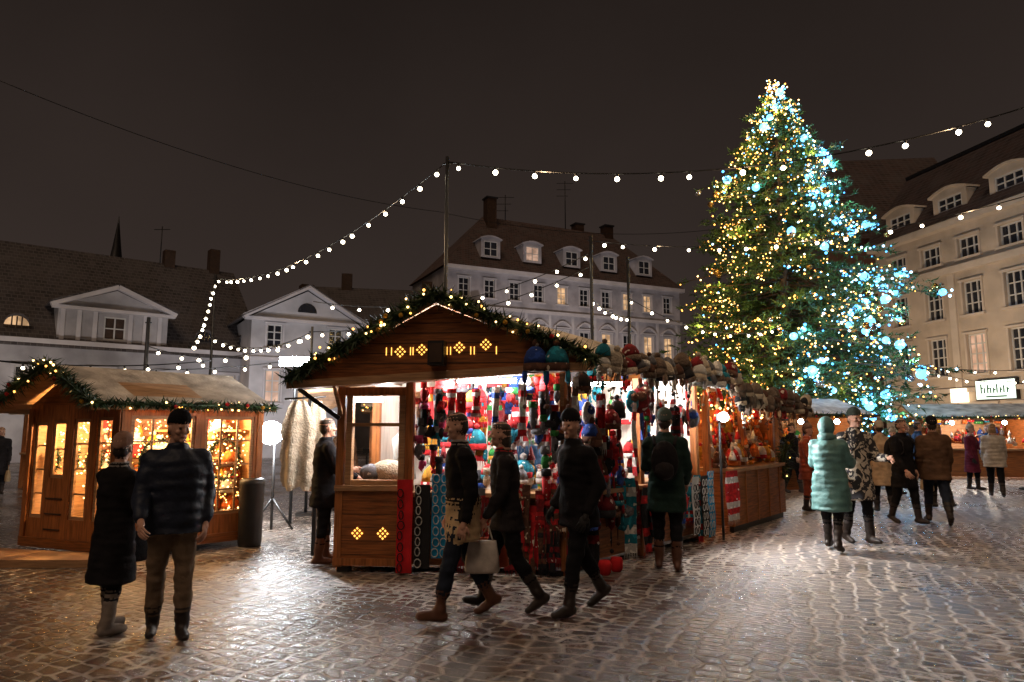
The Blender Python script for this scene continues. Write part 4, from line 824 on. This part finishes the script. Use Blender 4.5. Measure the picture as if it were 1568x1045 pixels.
TK=cloth('khaki_trousers',(.17,.12,.08)); TB=cloth('black_trousers',(.010,.010,.012)); TJ=cloth('dark_jeans',(.02,.026,.042)); SB=cloth('dark_boots',(.022,.015,.012),.5,.4); SG=cloth('grey_suede_boots',(.23,.19,.16)); SBr=cloth('brown_boots',(.10,.04,.022),.5,.4); HT=cloth('tan_knit_hat',(.26,.15,.11)); HB=cloth('black_knit_hat',(.010,.010,.012)); HG=cloth('grey_green_hat',(.06,.08,.07)); HW=cloth('cream_hat',(.4,.34,.27)); SCR=cloth('red_scarf',(.3,.02,.02)); SCG=cloth('grey_scarf',(.2,.18,.17))
def backpack(mb,hands):
    mb.ico((0,.22,1.2),(.155,.10,.23),CB,3); mb.ico((0,.29,1.1),(.11,.06,.11),CGr,2)
    for sx in (-1,1): mb.tube([(sx*.11,.18,1.38),(sx*.13,.03,1.475),(sx*.14,-.13,1.36),(sx*.13,-.15,1.2),(sx*.15,.02,1.02)],.018,CGr,6)
def handbag(col,hi=0,drop=.36):
    def f(mb,hands):
        sx,p,d=hands[hi]; c=p+Vector((0,-.02,-drop)); M=Matrix.Translation(c)
        v,fc=loft([(0,0,-.15,.15,.05),(0,0,-.13,.165,.07),(0,0,0,.155,.065),(0,0,.12,.135,.045),(0,0,.14,.13,.04)],14); mb.add([(y_,x_,z_) for x_,y_,z_ in v],fc,col,M,True)
        mb.tube([c+Vector((0,-.1,.13)),c+Vector((0,-.06,.26)),c+Vector((0,0,.29)),c+Vector((0,.06,.26)),c+Vector((0,.1,.13))],.008,col,5)
    return f
TOTE=cloth('white_tote',(.6,.55,.5)); TOTER=cloth('coral_tote',(.5,.10,.05))
def twobags(mb,hands): handbag(TOTE,0,.33)(mb,hands); handbag(TOTER,1,.33)(mb,hands)
PK=(-20,13,48)
person('woman_in_long_coat',-3.27,5.78,1.56,155,CB,TB,SG,'beanie',HT,hem=.42,arms=((15,10,60),(10,14,40)),bulk=1.12,legs=(5,3,-5,4),boot=.26,fem=True,hyaw=30,extra=handbag(CB),scarf_m=SCG)
person('man_in_puffer_jacket',-2.72,5.62,1.74,28,CN,TK,SB,'beanie',HB,hem=.80,bulk=1.22,quilt=True,legs=(5,3,-6,5),arms=(PK,(12,12,40)),boot=.12,hyaw=25,hpitch=8,hand=SKIN)
person('man_walking',-.44,6.12,1.75,-75,CB,TJ,SBr,'hair',None,HAIRD,hem=.98,bulk=1.08,legs=(17,5,-13,16),arms=((-12,7,25),PK),lean=3,boot=.14,scarf_m=SCG,under=(CTan,.66),hpitch=8,hand=SKIN)
person('woman_walking_with_bag',-.06,6.42,1.68,-85,CGr,TB,SB,'longhair',None,HAIRD,hem=.74,bulk=1.08,legs=(-13,20,17,5),arms=((8,12,25),(0,10,15)),lean=3,fem=True,boot=.2,extra=twobags,scarf_m=SCR,hand=SKIN)
person('man_striding',.60,6.38,1.77,-62,CB,TB,SB,'beanie',HB,hem=.74,bulk=1.14,legs=(14,5,-15,17),arms=(PK,(-14,12,50)),lean=4,boot=.16,hyaw=25,hpitch=5)
person('man_with_backpack',1.83,8.25,1.82,165,CG,TB,SBr,'beanie',HG,hem=.62,bulk=1.12,legs=(3,2,-3,3),arms=((15,10,75),(10,10,40)),extra=backpack,hand=SKIN)
person('woman_in_teal_hooded_puffer',4.33,9.45,1.74,140,CT,TB,SB,'hood',CT,HAIRD,hem=.50,bulk=1.22,quilt=True,legs=(12,5,-10,8),arms=((20,12,60),(25,12,70)),fem=True,boot=.28,hyaw=-15)
person('man_in_patterned_coat',4.97,10.0,1.86,10,CP,TB,SB,'beanie',HG,hem=.55,bulk=1.15,legs=(5,3,-8,5),arms=((20,10,70),PK),boot=.24,hand=SKIN)
person('woman_in_beige_coat',7.2,13.5,1.72,170,CBe,TB,SB,'pom',HW,hem=.5,bulk=1.12,fem=True,legs=(8,4,-6,8))
wb=person('man_in_black_coat',6.78,12.0,1.76,20,CB,TB,SB,'hair',None,hem=.58,bulk=1.12,legs=(12,5,-10,10),hand=SKIN,arms=(PK,(10,8,30)),extra=backpack)
pc=person('man_in_dark_parka',7.35,12.05,1.8,160,CBr,TJ,SB,'beanie',HB,hem=.72,bulk=1.2,legs=(16,6,-16,16),arms=(PK,(5,8,20)))
wr_=person('woman_in_rust_puffer',5.95,13.9,1.68,60,CR,CR,SB,'pom',HT,hem=.62,bulk=1.2,quilt=True,fem=True,legs=(4,3,-4,4))
pd=person('woman_in_charcoal_coat',8.8,14.3,1.7,200,CGr,TB,SB,'longhair',None,HAIRB,hem=.5,bulk=1.1,fem=True,legs=(8,4,-8,8),extra=handbag(CTan))
pe=person('man_in_blue_parka',10.6,18.0,1.76,80,CBl,TJ,SB,'hair',None,HAIRD,hem=.8,bulk=1.12,legs=(14,5,-12,14),arms=((15,8,60),(-5,8,25)))
pf=person('woman_in_plum_coat',12.3,18.5,1.68,30,CPl,TB,SB,'pom',HW,hem=.46,bulk=1.1,fem=True,arms=((25,10,80),(5,8,20)),scarf_m=HW)
pg=person('woman_in_cream_puffer',11.5,16.5,1.7,150,CWh,TB,SB,'longhair',None,HAIRB,hem=.7,bulk=1.2,quilt=True,fem=True,legs=(10,4,-8,10))
person('shopper_at_sheepskins',-2.32,8.62,1.74,120,CB,TB,SBr,'hair',None,hem=.66,bulk=1.1,arms=((25,10,60),(20,10,50)),hand=SKIN)
person('stall_vendor',.12,8.55,1.70,5,cloth('blue_patterned_sweater',(.03,.08,.16)),TB,SB,'hairhat',HB,HAIRD,hem=.75,bulk=1.1,arms=((30,10,70),(35,10,60)),hand=SKIN,fem=True,scarf_m=PAL[0])
pool=[wb,pc,pd,pe,pf,pc,wb,wr_]
for i,(x,y,f,s) in enumerate(((7.1,17.5,40,.97),(13.6,18.0,200,.98),(12.0,21,90,1),(14.5,21,-60,.96),(16,19,10,1),(13.0,26,180,1),(15.5,19.8,30,.95),(18,19.6,-90,1),(10.3,19.5,100,.97),(16.8,28,0,1),(-12.6,17,40,.95),(-11.8,17.5,200,1),(9.6,17.4,10,.94),(-3.3,13.6,150,.98),(14.8,18.3,120,1),(13.0,16.0,-30,.97),(17.0,20.2,160,1),(19.5,18.9,60,.97),(11.2,23,20,1))):
    instance(pool[i%8],'pedestrian',x,y,f,s)
bpy.data.scenes.remove(scr)
